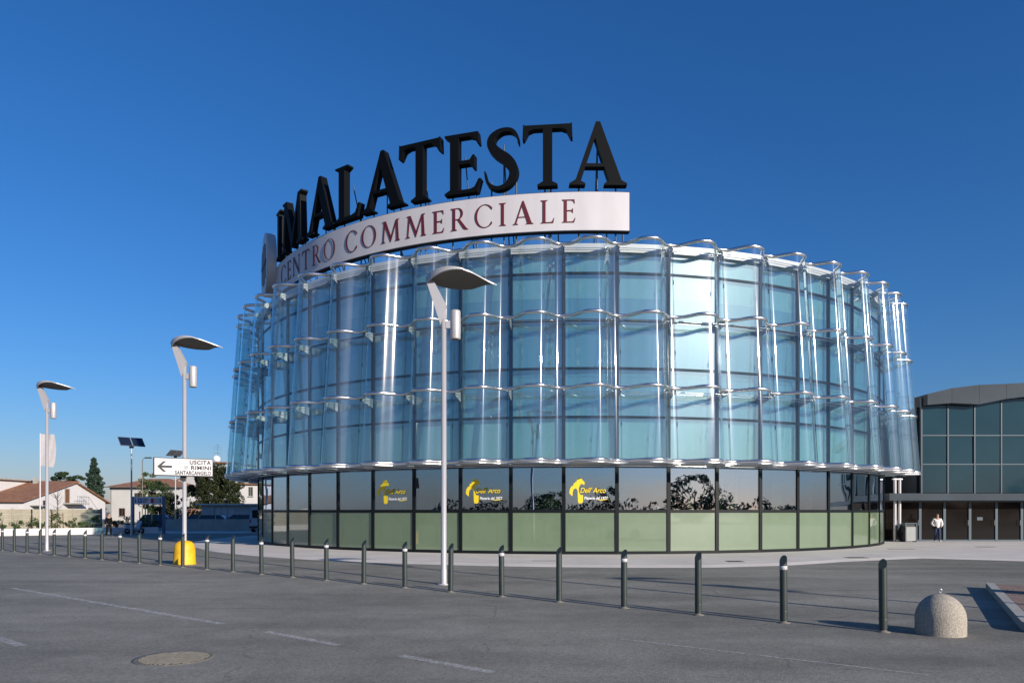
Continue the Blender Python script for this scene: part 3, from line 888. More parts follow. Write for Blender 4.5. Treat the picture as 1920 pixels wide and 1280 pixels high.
# ------------------------------------------------------------------ manhole and drain covers
mh = gnd(326, 1233)
t = thing('manhole_cover', 'round cast iron manhole cover with raised ribs in the asphalt', 'manhole cover', (mh.x, mh.y, 0))
b = MB(); b.lathe([(.45,.001),(.45,.004),(.41,.005),(.40,.002),(0,.002)], 40); b.build('frame', M['iron'], t)
rib = MB()
for i in range(15):
    x = -.36 + .72*i/14; hh = math.sqrt(max(.0, .385**2 - x*x))
    if hh > .05:
        MB().box(x-.012, x+.012, -hh, hh, .002, .012).build('rib', M['iron'], t, rz=R_(-32))
for px, py, w, d, lb in ((1378,1052,.55,.55,'square drain cover in the pavement left of the curved kerb end'),(1606,1045,.75,.5,'square drain cover in the pavement near the corner by the entrance'),(1022,1051,.9,.14,'narrow drain slot in the pavement below the middle of the facade'),(1848,1025,.9,.25,'drain slot in the pavement before the entrance doors'),(1690,1029,1.2,.2,'long drain slot by the foot of the entrance column')):
    q = gnd(px, py)*(1.70/1.75)
    t = tag(link('drain_cover', None, None, (q.x, q.y, .05)), lb, 'drain cover', 'drain covers in the pavement')
    b = MB(); b.box(-w/2, w/2, -d/2, d/2, -.01, .005); b.build('plate', M['iron'], t)
    nb = max(3, int(w/.09))
    b = MB()
    for i in range(nb): b.box(-w/2+w*(i+.3)/nb, -w/2+w*(i+.7)/nb, -d/2+.02, d/2-.02, .005, .011)
    b.build('grating', M['dark_metal'], t)

# ------------------------------------------------------------------ entrance hall on the right
ZH = 41.0
hall = thing('entrance_hall', 'dark glass entrance hall with a grey wavy fascia behind the round building', 'building', (0, ZH, 0))
def hx(px): return (px-960)/F*ZH
def hz(py): return EYE + (HOR-py)/F*ZH
XL, XR = 23.2, 62.0
b = MB(); b.box(XL, XR, .6, 30, 2.4, 7.7); b.box(20.9, XR, 1.2, 30, .05, 2.38); b.build('hall_body', M['hall_fascia'], hall)
# fascia
ft = [(XL,hz(741)),(hx(1775),hz(730)),(hx(1825.6),hz(724)),(hx(1876),hz(722)),(hx(1918),hz(719.7)),(34,hz(716)),(46,hz(720)),(XR,hz(735))]
fb = [(XL,hz(761)),(hx(1775),hz(757.6)),(hx(1825.6),hz(760)),(hx(1876),hz(750)),(hx(1918),hz(745)),(34,hz(738)),(46,hz(742)),(XR,hz(752))]
for (a, c), (d, e) in zip(zip(ft[:-1], ft[1:]), zip(fb[:-1], fb[1:])):
    x0, x1 = a[0]+.006, c[0]-.006
    b = MB(); vs = [(x0,-.5,d[1]),(x1,-.5,e[1]),(x1,-.5,c[1]),(x0,-.5,a[1]),(x0,.9,d[1]),(x1,.9,e[1]),(x1,.9,c[1]),(x0,.9,a[1])]
    b.add(vs, [(0,1,2,3),(7,6,5,4),(3,2,6,7),(1,0,4,5),(0,3,7,4),(2,1,5,6)]); b.build('fascia_panel', M['hall_fascia'], hall)
mx_ = [XL, hx(1727)+.02] + [hx(1727+50*i) for i in range(1, 24)]
mx_ = [x for x in mx_ if x < XR]
zt = [hz(925)+.02, hz(870), hz(816), hz(752)]
for i, x in enumerate(mx_[1:]):
    MB().box(x-.035, x+.035, -.04, .10, zt[0], hz(745)).build('mullion', M['hall_frame'], hall)
for z in zt[1:3]:
    MB().box(XL, XR, -.025, .09, z-.03, z+.03).build('transom', M['hall_frame'], hall)
for i, (a, c) in enumerate(zip(mx_[:-1], mx_[1:])):
    if c-a < .15: continue
    for z0, z1 in zip(zt[:-1], zt[1:]):
        o = MB().box(a+.035, c-.035, .02, .05, z0+.03, z1-.03 + (.25 if z1 == zt[-1] else 0)).build('glass_pane', M['hall_glass'], hall)
        o.rotation_euler = (R_(random.uniform(-.25,.25)), 0, 0)
# canopy band over the doors
MB().box(20.95, XR, -.75, 1.1, hz(938), hz(925)).build('canopy', M['hall_fascia'], hall)
# doors
dpx = [1652, 1690, 1730, 1776, 1824, 1874, 1922, 1970, 2018, 2066, 2114]
for i in range(len(dpx)-1):
    a, c = hx(dpx[i]), hx(dpx[i+1])
    if a < 20.95: a = 20.95
    d = link('door', None, hall)
    z1 = hz(938)
    MB().box(a+.07, c-.07, .30, .33, .14, z1-.08).build('door_pane', M['door_dark'], d)
    fr = MB(); fr.box(a, a+.07, .24, .38, .05, z1); fr.box(c-.07, c, .24, .38, .05, z1); fr.box(a+.07, c-.07, .25, .37, .05, .14); fr.box(a+.07, c-.07, .25, .37, z1-.08, z1)
    fr.build('door_frame', M['hall_frame'], d)
    hd = MB(); hd.tube([(c-.16,.16,.95),(c-.16,.16,1.25)], .012, 6); hd.box(c-.165,c-.155,.16,.25,.96,.98); hd.box(c-.165,c-.155,.16,.25,1.22,1.24); hd.build('door_handle', M['steel'], d)
xs = hx(1843); z_ = hz(972)
MB().box(xs-.16, xs+.16, .27, .285, z_-.09, z_+.09).build('door_notice', M['hall_frame'], hall)

# column with twin pipes under the screen
t = thing('support_column', 'slender white column of two pipes under the right edge of the glass screen', 'column', (21.62, 40.7, 0))
for dx in (-.13, .13):
    MB().tube([(dx,0,.05),(dx,0,3.6)], .075, 12).build('pipe', M['sign_white'], t)
b = MB(); b.box(-.3,.3,-.15,.15,.04,.07); b.box(-.25,.25,-.1,.1,3.52,3.58); b.build('plate', M['alu'], t)

# black sack beside the column
bs = bmesh.new(); bmesh.ops.create_icosphere(bs, subdivisions=3, radius=1)
for v in bs.verts:
    n_ = .10*math.sin(7*v.co.x+2)*math.cos(6*v.co.z) + .06*math.sin(11*v.co.y+v.co.z*4)
    s_ = (1+n_)*(1-.45*max(0, v.co.z)**2)
    v.co = Vector((v.co.x*.20*s_, v.co.y*.2*s_, .47+v.co.z*.46))
me = bpy.data.meshes.new('rubbish_sack'); bs.to_mesh(me); bs.free(); me.materials.append(M['dark_cloth'])
me.polygons.foreach_set('use_smooth', [True]*len(me.polygons))
o = link('rubbish_sack', me, None, (21.62, 40.25, .05)); tag(o, 'black sack leaning at the foot of the white column', 'sack')

# litter bin
q = at(1703.5, 1013, 41.0*.985); 
t = thing('litter_bin', 'pale grey litter bin with a black slot beside the entrance doors', 'litter bin', (q.x, 40.3, .05))
b = MB(); b.box(-.33,-.27,-.2,.2,0,1.06); b.box(.27,.33,-.2,.2,0,1.06); b.box(-.27,.27,-.2,.2,1.01,1.06); b.build('frame', M['hall_frame'], t)
MB().box(-.265,.265,-.18,.18,.06,.84).build('panel', M['bin'], t)
MB().box(-.265,.265,-.15,.15,.845,1.005).build('slot', M['black'], t)

# ------------------------------------------------------------------ people
def skin_mesh(name, V, E_, rad, mtl, root=0, sub=2):
    me = bpy.data.meshes.new(name); me.from_pydata(V, E_, [])
    o = bpy.data.objects.new('skin_tmp', me); COL.objects.link(o)
    md = o.modifiers.new('s', 'SKIN'); md.use_smooth_shade = True
    sv = me.skin_vertices[0].data
    for i, r in enumerate(rad):
        sv[i].radius = (r, r) if not isinstance(r, tuple) else r
        sv[i].use_root = (i == root)
    if sub: o.modifiers.new('d', 'SUBSURF').levels = sub
    dg = bpy.context.evaluated_depsgraph_get(); dg.update()
    m2 = bpy.data.meshes.new_from_object(o.evaluated_get(dg)); bpy.data.objects.remove(o)
    m2.name = name; m2.materials.clear(); m2.materials.append(mtl)
    m2.polygons.foreach_set('use_smooth', [True]*len(m2.polygons))
    return m2

def person(label, loc, rz, h, top_m, leg_m, shoe_m, stride=.0, pockets=True, bag=False):
    s = h/1.72
    t = thing('person', label, 'person', loc, rz)
    # facing -Y
    J = {'pel':(0,0,.93),'chest':(0,.01,1.22),'sho':(0,.015,1.38),'neck':(0,-.01,1.47),'head':(0,-.045,1.60),'crown':(0,-.035,1.67)}
    arms = {}
    for sd, sg in (('l',1),('r',-1)):
        J['sh'+sd] = (sg*.18,.01,1.37)
        J['el'+sd] = (sg*(.29 if pockets else .23),.06,1.11)
        J['wr'+sd] = ((sg*.20, -.10, .95) if pockets else (sg*.24,-.04*sg,.87))
        J['ha'+sd] = ((sg*.15, -.115, .89) if pockets else (sg*.235,-.06*sg,.78))
        J['hip'+sd] = (sg*.09,0,.88)
        st = stride*sg
        J['kn'+sd] = (sg*.095,-.03-st*.5,.50)
        J['an'+sd] = (sg*.10,.03-st,.09)
        J['to'+sd] = (sg*.115,-.12-st,.04)
    def seg(names, edges, rads, nm, mtl, par=t, root=0):
        V = [tuple(c*s for c in J[n_]) for n_ in names]
        E_ = [(names.index(a), names.index(c)) for a, c in edges]
        return link(nm, skin_mesh(nm, V, E_, [r*s if not isinstance(r, tuple) else (r[0]*s, r[1]*s) for r in rads], mtl, root), par)
    J['hem'] = (0,0,.83); J['waist'] = (0,0,1.02)
    allj = ['pel','chest','sho','neck','head','crown','shl','ell','wrl','hal','shr','elr','wrr','har','hipl','knl','anl','tol','hipr','knr','anr','tor']
    ed = [('pel','chest'),('chest','sho'),('sho','neck'),('neck','head'),('head','crown'),('sho','shl'),('shl','ell'),('ell','wrl'),('wrl','hal'),('sho','shr'),('shr','elr'),('elr','wrr'),('wrr','har'),('pel','hipl'),('hipl','knl'),('knl','anl'),('anl','tol'),('pel','hipr'),('hipr','knr'),('knr','anr'),('anr','tor')]
    rad = [(.13,.10),(.135,.10),(.10,.085),.055,(.075,.095),(.055,.07),.055,.045,.032,.04,.055,.045,.032,.04,.08,.055,.04,.035,.08,.055,.04,.035]
    seg(allj, ed, rad, 'body', M['skin'])
    jk = ['hem','pel','chest','sho','shl','ell','wrl','shr','elr','wrr']
    seg(jk, [('hem','pel')]+[e for e in ed if e[0] in jk and e[1] in jk], [(.15,.12),(.165,.125),(.17,.13),(.125,.105),.075,.068,.055,.075,.068,.055], 'jacket', top_m)
    tr_ = ['waist','pel','hipl','knl','anl','hipr','knr','anr']
    seg(tr_, [('waist','pel')]+[e for e in ed if e[0] in tr_ and e[1] in tr_], [(.135,.105),(.14,.11),.10,.078,.066,.10,.078,.066], 'trousers', leg_m)
    for sd in 'lr':
        seg(['an'+sd,'to'+sd], [('an'+sd,'to'+sd)], [.055,.048], 'shoe', shoe_m)
    V = [(0,-.02,1.65),(0,.03,1.64),(0,.04,1.56)]
    link('hair', skin_mesh('hair', [tuple(c*s for c in v) for v in V], [(0,1),(1,2)], [.085*s,.095*s,.075*s], M['hair']), t)
    if bag:
        b = MB(); b.box(-.30*s,-.08*s,-.20*s,-.12*s,.80*s,.95*s); b.build('shoulder_bag', M['dark_cloth'], t)
    return t
person('person in a white jacket and dark jeans walking out past the entrance doors', (hx(1738), 40.0, .05), R_(-12), 1.58, M['jacket'], M['jeans'], M['shoe'], .10, True, True)
q = gnd(204, 1005.5)
person('person all in dark clothes standing by the low white planter wall', (q.x, q.y, 0), R_(60), 1.62, M['dark_cloth'], M['dark_cloth'], M['rubber'], .14, False)

# ------------------------------------------------------------------ foliage
def leaf_cloud(pts, size, rng, flat=.0):
    """pts: (n,3) centres -> separate small leaf quads"""
    n = len(pts)
    a = rng.normal(size=(n,3)); a /= np.linalg.norm(a, axis=1)[:,None]
    b_ = rng.normal(size=(n,3)); b_ -= a*(a*b_).sum(1)[:,None]; b_ /= np.linalg.norm(b_, axis=1)[:,None]
    s = size*rng.uniform(.6,1.4,size=(n,1))
    v = np.stack([pts-a*s, pts-b_*s*.45, pts+a*s, pts+b_*s*.45], 1).reshape(-1,3)
    me = bpy.data.meshes.new('leaves')
    me.vertices.add(4*n); me.vertices.foreach_set('co', v.ravel())
    me.loops.add(4*n); me.loops.foreach_set('vertex_index', np.arange(4*n))
    me.polygons.add(n); me.polygons.foreach_set('loop_start', np.arange(n)*4); me.polygons.foreach_set('loop_total', np.full(n,4))
    me.update(); me.validate()
    return me
def blob_pts(c, r, n, rng, shell=.5):
    d = rng.normal(size=(n,3)); d /= np.linalg.norm(d, axis=1)[:,None]
    q = rng.uniform(shell, 1, size=(n,1))**.7
    return np.array(c) + d*q*np.array(r)
def trunk_mesh(h, r, limbs, rng, mtl=None):
    b = MB(); b.tube([(0,0,-.1),(.03*h*.3,0,h*.4),(0,.02*h,h)], [r,r*.75,r*.3], 8)
    for z, l, up_ in limbs:
        a = rng.uniform(0, 2*PI)
        b.tube([(0,0,z),(math.cos(a)*l*.5, math.sin(a)*l*.5, z+up_*.4),(math.cos(a)*l, math.sin(a)*l, z+up_)], [r*.4,r*.28,r*.08], 5)
    return b.mesh('trunk', M['bark'])
def tree(name, label, cat, loc, clumps, size, mtl, trunk, group=None, per=500):
    """clumps: list of (centre, radii, count)"""
    t = thing(name, label, cat, loc, 0, group)
    pts = np.concatenate([blob_pts(c, r, n, RNG) for c, r, n in clumps])
    me = leaf_cloud(pts, size, RNG); me.materials.append(mtl)
    link('crown', me, t)
    if trunk: link('trunk', trunk, t)
    return t
def rand_clumps(rx, ry, z0, z1, n, rr, cnt, rng=RNG, prof=None):
    out = []
    for i in range(n):
        u = rng.uniform(0,1); z = z0+(z1-z0)*u
        k = prof(u) if prof else math.sqrt(max(.05, 1-(2*u-1)**2))
        a = rng.uniform(0,2*PI); q = rng.uniform(.3,1)**.6
        c = (math.cos(a)*rx*k*q, math.sin(a)*ry*k*q, z)
        r = rr*rng.uniform(.6,1.3)
        out.append((c, (r, r, r*.75), cnt))
    return out

def ground_at(px, Z): return ((px-960)/F*Z, Z, 0)
def top_z(py, Z): return EYE+(HOR-py)/F*Z

# dark conifer
Z = 116; h = top_z(857, Z)
cl = []
for i in range(230):
    u = RNG.uniform(0,1)**.8; z = 1.2+(h-1.5)*u
    w = (2.5*(1-u)**.85+.05)*(.6+.7*RNG.uniform()**2)
    a = RNG.uniform(0,2*PI); q = RNG.uniform(.35,1)
    cl.append(((math.cos(a)*w*q, math.sin(a)*w*q, z), (.34,.34,.30), 80))
tree('conifer_tree', 'tall dark pointed conifer between the two houses with brown roofs', 'tree', ground_at(176,Z), cl, .13, M['leaf_blue'], trunk_mesh(h*.95,.22,[(2,1.6,.6),(4,1.2,.6),(6,.8,.5)],RNG))
# umbrella pine behind the low roof
Z = 135; h = top_z(882,Z)
cl = rand_clumps(1.8,1.8,h-2.9,h-.4,26,.62,260) + [((2.6,0,h-1.2),(.9,.7,.35),380),((3.6,0,h-1.5),(.6,.5,.3),260),((-1.5,0,h-2.4),(.9,.8,.5),300)]
tree('pine_tree', 'small rounded pine showing above the ridge of the low brown roof', 'tree', ground_at(119,Z), cl, .13, M['leaf_dark'], trunk_mesh(h-1,.2,[(h-3,1.4,1),(h-3.4,2.2,1.4)],RNG))
# trees before the hipped house
Z = 98; h = top_z(886,Z)
tree('garden_tree', 'thin green tree before the hipped brown roof', 'tree', ground_at(277,Z), rand_clumps(1.3,1.2,2.2,h,24,.5,110), .11, M['leaf_mid'], trunk_mesh(h*.8,.12,[(2.5,1,1),(3.2,.8,1)],RNG))
Z = 92; h = top_z(905,Z)
tree('garden_tree', 'dark leafy tree left of the exit sign post', 'tree', ground_at(300,Z), rand_clumps(1.6,1.4,.8,h,40,.6,160), .11, M['leaf_dark'], trunk_mesh(h*.7,.14,[(1.5,1,1)],RNG))
Z = 86; h = top_z(912,Z)
tree('garden_tree', 'dark green tree just right of the exit sign post', 'tree', ground_at(356,Z), rand_clumps(1.2,1.1,.6,h,30,.5,160), .10, M['leaf_dark'], trunk_mesh(h*.7,.14,[(1.5,.8,.8)],RNG))
Z = 89; h = top_z(925,Z)
tree('garden_tree', 'low dark bush behind the parking board posts', 'bush', ground_at(322,Z), rand_clumps(1.2,1.1,.4,h,24,.5,150), .10, M['leaf_ivy'], trunk_mesh(h*.6,.1,[(1.0,.6,.6)],RNG))
# big ivy mass
Z = 84; h = top_z(869,Z)
cl = []
for i in range(210):
    x = RNG.uniform(-2.6,2.6); y = RNG.uniform(-.6,1.2); z = RNG.uniform(.5,h-.35)
    if x < -1.6 and z > h-1.0: z -= 1.1
    r = RNG.uniform(.35,.65); cl.append(((x,y,z),(r,r,r),240))
tree('ivy_hedge', 'tall dark ivy covered mass behind the flat roofed shed', 'hedge', ground_at(408,Z), cl, .10, M['leaf_ivy'], trunk_mesh(h*.8,.2,[(2,1.4,1),(3,1.6,1.2)],RNG))

# ------------------------------------------------------------------ houses
def roof_slab(b, p):           # p: four corners, thickened downwards
    n_ = (Vector(p[1])-Vector(p[0])).cross(Vector(p[3])-Vector(p[0])).normalized()*.16
    if n_.z < 0: n_ = -n_
    b.add([tuple(q) for q in p]+[tuple(Vector(q)-n_) for q in p], [(0,1,2,3),(7,6,5,4)]+[(i,4+i,4+(i+1) % 4,(i+1) % 4) for i in range(4)])
def window(par, c, nx, w, h, mfr=None, shut=None):
    """opening on a wall: c is centre, nx the outward normal (axis aligned)"""
    wd = link('window', None, par)
    n_ = Vector(nx); tx = Vector((-n_.y, n_.x, 0))
    Mx = Matrix(((tx.x,n_.x,0,c[0]),(tx.y,n_.y,0,c[1]),(0,0,1,c[2]),(0,0,0,1)))
    MB().box(-w/2,w/2,.0,.03,-h/2,h/2,0,Mx).build('pane', M['car_glass'], wd)
    f = MB()
    for a in ((-w/2-.07,-w/2,-h/2-.07,h/2+.07),(w/2,w/2+.07,-h/2-.07,h/2+.07),(-w/2,w/2,-h/2-.07,-h/2),(-w/2,w/2,h/2,h/2+.07),(-.03,.03,-h/2,h/2)):
        f.box(a[0],a[1],.0,.06,a[2],a[3],0,Mx)
    f.build('frame', mfr or M['wood'], wd)
    if shut:
        for sg in (-1, 1):
            a_, c_ = sorted((sg*(w/2+.08), sg*(w/2+.08+w*.5)))
            MB().box(a_, c_, .01, .05, -h/2, h/2, 0, Mx).build('shutter', shut, wd)
    MB().box(-w/2-.12,w/2+.12,.0,.14,-h/2-.15,-h/2-.075,0,Mx).build('sill', M['conc'], wd)
    return wd

# house 1: gable end faces right
X1 = -62.8
hs = thing('low_house', 'low white house with a wide brown tiled roof and a brown door in its gable', 'house', (X1, 103, 0))
ya, yb, yr = -9.7, 9.0, 1.6
ze, zr, zb = 3.05, 6.0, 3.2
b = MB()
gp = [(ya,0),(yb,0),(yb,zb),(yr,zr-.15),(ya,ze)]
vs = [(0,p[0],p[1]) for p in gp]+[(-24,p[0],p[1]) for p in gp]
b.add(vs, [(0,1,2,3,4),(9,8,7,6,5)]+[(i,5+i,5+(i+1) % 5,(i+1) % 5) for i in range(5)]); b.build('wall', M['white_wall'], hs)
b = MB(); roof_slab(b, [(.45,ya-.6,ze+.05),(.45,yr,zr+.12),(-24,yr,zr+.12),(-24,ya-.6,ze+.05)]); roof_slab(b, [(.45,yr,zr-.15),(.45,yb+.8,zb-.15),(-24,yb+.8,zb-.15),(-24,yr,zr-.15)])
rf = b.build('roof', M['roof_tile'], hs)
MB().box(-5.2,-4.7,yr-1.7,yr-1.2,zr-.6,zr+.5).build('chimney', M['conc'], rf)
d = link('door', None, hs); MB().box(.0,.05,-1.15,-.2,2.95,4.85).build('leaf', M['wood'], d)
f = MB(); f.box(.0,.09,-1.27,-1.16,2.95,4.97); f.box(.0,.09,-.19,-.08,2.95,4.97); f.box(.0,.09,-1.16,-.19,4.86,4.97); f.build('door_frame', M['conc'], d)
bl = link('balcony', None, hs); MB().box(.0,1.3,-1.7,2.6,2.75,2.92).build('slab', M['conc'], bl)
f = MB()
for y in np.linspace(-.2, 2.5, 7): f.tube([(1.22,y,2.92),(1.22,y,3.85)], .02, 5)
f.tube([(1.22,-.2,3.85),(1.22,2.5,3.85)], .03, 5); f.tube([(1.22,2.5,3.85),(.05,2.5,3.85)], .03, 5); f.tube([(1.22,2.5,3.85),(1.22,6.0,1.0)], .025, 5); f.build('railing', M['iron'], bl)
window(hs, (0,-5.4,2.5), (1,0,0), .9, 1.3); window(hs, (0,5.0,1.6), (1,0,0), .9, 1.2)
b = MB(); b.box(0.02,1.2,-8.6,-6.4,2.45,2.55); b.build('awning', M['conc'], hs)
uw = link('upper_wing', None, hs)
MB().box(-24,-6.4,-5.5,7,2.0,6.05).build('wall', M['white_wall'], uw)
b = MB(); b.box(-24.4,-5.9,-6,7.4,6.05,6.25); b.build('eave_slab', M['conc'], uw)
# house 2: hipped roof
h2 = thing('hipped_house', 'pale two storey house with a hipped brown tiled roof', 'house', (-61.5, 120, 0))
MB().box(-5,6.5,0,10,0,5.75).build('wall', M['white_wall_b'], h2)
b = MB(); e = [(-5.7,-.7),(7.2,-.7),(7.2,10.7),(-5.7,10.7)]; rg = [(-1,5,7.35),(2.6,5,7.35)]
vs = [(p[0],p[1],5.75) for p in e]+rg
b.add(vs, [(0,1,5,4),(1,2,5),(2,3,4,5),(3,0,4),(3,2,1,0)])
rf = b.build('roof', M['roof_tile'], h2); MB().box(-1.6,-1.1,3,3.5,6.6,7.7).build('chimney', M['conc'], rf)
MB().box(-5.05,6.55,-.04,-.005,5.2,5.74).build('eave_band', M['grey_wall'], h2)
for x in (.0, 2.2): window(h2, (x,0,4.1), (0,-1,0), .85, 1.3, None, M['bollard'])
window(h2, (-3,0,1.6), (0,-1,0), .85, 1.2); window(h2, (4.6,0,4.1), (0,-1,0), .85, 1.3, None, M['bollard'])
MB().tube([(-5.75,-.75,5.72),(7.25,-.75,5.72)], .07, 6).build('gutter', M['iron'], h2); MB().tube([(-4.8,-.06,5.7),(-4.8,-.06,.1)], .05, 6).build('downpipe', M['iron'], h2)
# house 3: grey gable
h3 = thing('grey_gable_house', 'light grey gabled house wall showing behind the exit sign', 'house', (-57.2, 128, 0))
b = MB(); gp = [(-2.9,0),(4.2,0),(4.2,6.3),(.6,8.4),(-2.9,6.6)]
vs = [(p[0],0,p[1]) for p in gp]+[(p[0],10,p[1]) for p in gp]
b.add(vs, [(4,3,2,1,0),(5,6,7,8,9)]+[(i,(i+1) % 5,5+(i+1) % 5,5+i) for i in range(5)]); b.build('wall', M['grey_wall'], h3)
b = MB(); roof_slab(b, [(-3.5,-.4,6.45),(.6,-.4,8.6),(.6,10.3,8.6),(-3.5,10.3,6.45)]); roof_slab(b, [(.6,-.4,8.6),(4.8,-.4,6.15),(4.8,10.3,6.15),(.6,10.3,8.6)]); b.build('roof', M['roof_tile'], h3)
window(h3, (.6,0,4.6), (0,-1,0), .9, 1.3)
# house 4: tower-like white house by the drum
h4 = thing('narrow_white_house', 'narrow white house with one small window beside the round building', 'house', ((466-960)/F*90, 90, 0))
MB().box(-1.2,3.0,0,8,0,5.05).build('wall', M['white_wall'], h4)
MB().box(-1.45,3.3,-.3,8.3,5.05,5.25).build('eave_slab', M['roof_tile'], h4)
window(h4, (.30,0,4.2), (0,-1,0), .42, 1.05, M['conc'])
# house 5: roof with dish behind the ivy
h5 = thing('rear_house', 'house with a brown roof edge and satellite dish above the ivy', 'house', ((404-960)/F*97, 97, 0))
MB().box(-1.6,2.6,0,8,0,top_z(868,97)).build('wall', M['white_wall_b'], h5)
zz = top_z(868,97)
MB().box(-1.9,2.9,-.4,8.3,zz,zz+.16).build('eave_slab', M['roof_tile'], h5)
b = MB(); n=20; vs=[(0,0,0)]; rad=.46
b.lathe([(0,0),(.2,.03),(.36,.09),(rad,.16)], 20); 
ds = b.build('satellite_dish', M['sign_white'], h5, (.25,-.25,zz+.55)); ds.rotation_euler = (R_(70), 0, R_(50))
MB().tube([(.25,-.2,zz+.1),(.25,-.2,zz+.6)], .03, 6).build('dish_mast', M['iron'], h5)
b = MB(); b.tube([(.1,.5,zz),(.1,.5,zz+2.6)], .025, 5)
for z_, w_ in ((2.5,.35),(2.2,.5),(1.9,.6),(1.4,.5)): b.tube([(.1-w_,.5,zz+z_),(.1+w_,.5,zz+z_)], .014, 4)
b.build('aerial', M['iron'], h5)

# ------------------------------------------------------------------ fence, planter and shed on the left
A0, A1 = Vector((-46.0, 38.0, 0)), Vector((-28.6, 57.8, 0))
dr = (A1-A0).normalized(); nv = Vector((-dr.y, dr.x, 0)); ln = (A1-A0).length
rz_ = math.atan2(dr.y, dr.x)
A0 = Vector((-46.0, 43.0, 0)); A1 = Vector((-28.3, 58.0, 0)); dr = (A1-A0).normalized(); ln = (A1-A0).length; rz_ = math.atan2(dr.y, dr.x)
pw = thing('planter', 'low white planter wall with earth behind it along the car park edge', 'planter', A0, rz_)
MB().box(0,ln,0,.22,0,.50).build('wall', M['white_wall'], pw)
MB().box(.0,ln,.225,4.2,0,.40).build('soil_bed', M['soil'], pw)
def on_planter(u, v, z=.40):
    n_ = Vector((-dr.y, dr.x, 0)); p = A0 + dr*u + n_*v; return (p.x, p.y, z)
# prefabricated concrete fence
fn = thing('concrete_fence', 'beige prefabricated concrete panel fence behind the planter', 'fence', on_planter(-4, 4.35, 0), rz_)
nb = 11
slab = MB().box(.06,1.94,-.03,.03,0,.365).mesh('slab', M['conc_beige'])
post = MB().box(-.06,.06,-.07,.07,0,1.98).mesh('post', M['conc_beige'])
for i in range(nb+2):
    link('post', post, fn, (i*2,0,0))
    if i < nb+1:
        for j in range(5): 
            o = link('slab', slab, fn, (i*2, random.uniform(-.008,.008), .02+j*.38))
# shrubs in the planter
nshr = 0
for px in (3, 28, 58, 82, 105, 130, 156, 180, 222, 238, 268, 290):
    # find u along planter for this pixel
    best = min(np.linspace(0, ln, 400), key=lambda u_: abs(960+F*on_planter(u_,1.2)[0]/on_planter(u_,1.2)[1]-px))
    loc = on_planter(best, random.uniform(.8,1.8), .38)
    hh = random.uniform(.5,1.0) if px not in (3, 58, 105) else 1.15
    t = tag(link('shrub', None, None, loc), f"{ORD[nshr]} small shrub from the left in the white planter", 'shrub', 'shrubs in the planter')
    me = leaf_cloud(np.concatenate([blob_pts(c, r, n_, RNG) for c, r, n_ in rand_clumps(.42,.42,.12,hh,10,.18,60)]), .055, RNG); me.materials.append(M['leaf_mid'])
    link('foliage', me, t)
    b = MB()
    for q in range(5):
        a = RNG.uniform(0,2*PI); b.tube([(0,0,-.03),(math.cos(a)*.1,math.sin(a)*.1,hh*.5),(math.cos(a)*.22,math.sin(a)*.22,hh*.9)], [.015,.01,.004], 4)
    b.build('stem', M['bark'], t)
    nshr += 1
# bare sapling with stakes
best = min(np.linspace(0, ln, 400), key=lambda u_: abs(960+F*on_planter(u_,2.2)[0]/on_planter(u_,2.2)[1]-108))
sp = on_planter(best, 2.2, .38)
t = tag(link('sapling', None, None, sp), 'bare young tree held by two wooden stakes in the planter', 'tree')
b = MB(); b.tube([(0,0,-.03),(.02,0,1.4),(0,0,2.9)], [.045,.035,.012], 6); b.build('trunk', M['twig'], t)
b = MB()
for i in range(34):
    z = RNG.uniform(1.2,2.7); a = RNG.uniform(0,2*PI); l = RNG.uniform(.3,.75)*(1-.2*(z-1.2))
    p1_ = (math.cos(a)*l*.5, math.sin(a)*l*.5, z+.22); p2_ = (math.cos(a)*l, math.sin(a)*l, z+.6*RNG.uniform(.5,1))
    b.tube([(0,0,z),p1_,p2_], [.014,.009,.004], 4)
b.build('branches', M['twig'], t)
for dx in (-.45,.45): MB().tube([(dx,0,-.03),(dx*.9,0,1.25)], .035, 6).build('stake', M['wood'], t)
MB().tube([(-.42,0,1.1),(.42,0,1.1)], .025, 6).build('cross_bar', M['wood'], t)

# flag pole
best = min(np.linspace(0, ln, 400), key=lambda u_: abs(960+F*on_planter(u_,1.4)[0]/on_planter(u_,1.4)[1]-76))
fpz = on_planter(best, 1.4, .38)
t = tag(link('flag_pole', None, None, fpz), 'white flag pole with a pale hanging banner by the leftmost lamp', 'flag pole')
Zf = fpz[1]; ztop = top_z(812, Zf)-.38
MB().tube([(0,0,-.03),(0,0,ztop)], [.055,.04], 10).build('pole', M['sign_white'], t)
b = MB(); n1, n2 = 14, 22; vs=[]
for i in range(n1+1):
    for j in range(n2+1):
        u, v = i/n1, j/n2
        w_ = .95*(1 - .35*abs(v-.45)**1.5)
        vs.append((.05+u*w_, .16*math.sin(6*u+3*v)*u, ztop-.05-2.35*v + .12*u*math.sin(5*v)))
st = n2+1
b.add(vs, [(i*st+j,(i+1)*st+j,(i+1)*st+j+1,i*st+j+1) for i in range(n1) for j in range(n2)], 0, True)
bn = b.build('banner', M['flag'], t, rz=R_(25))

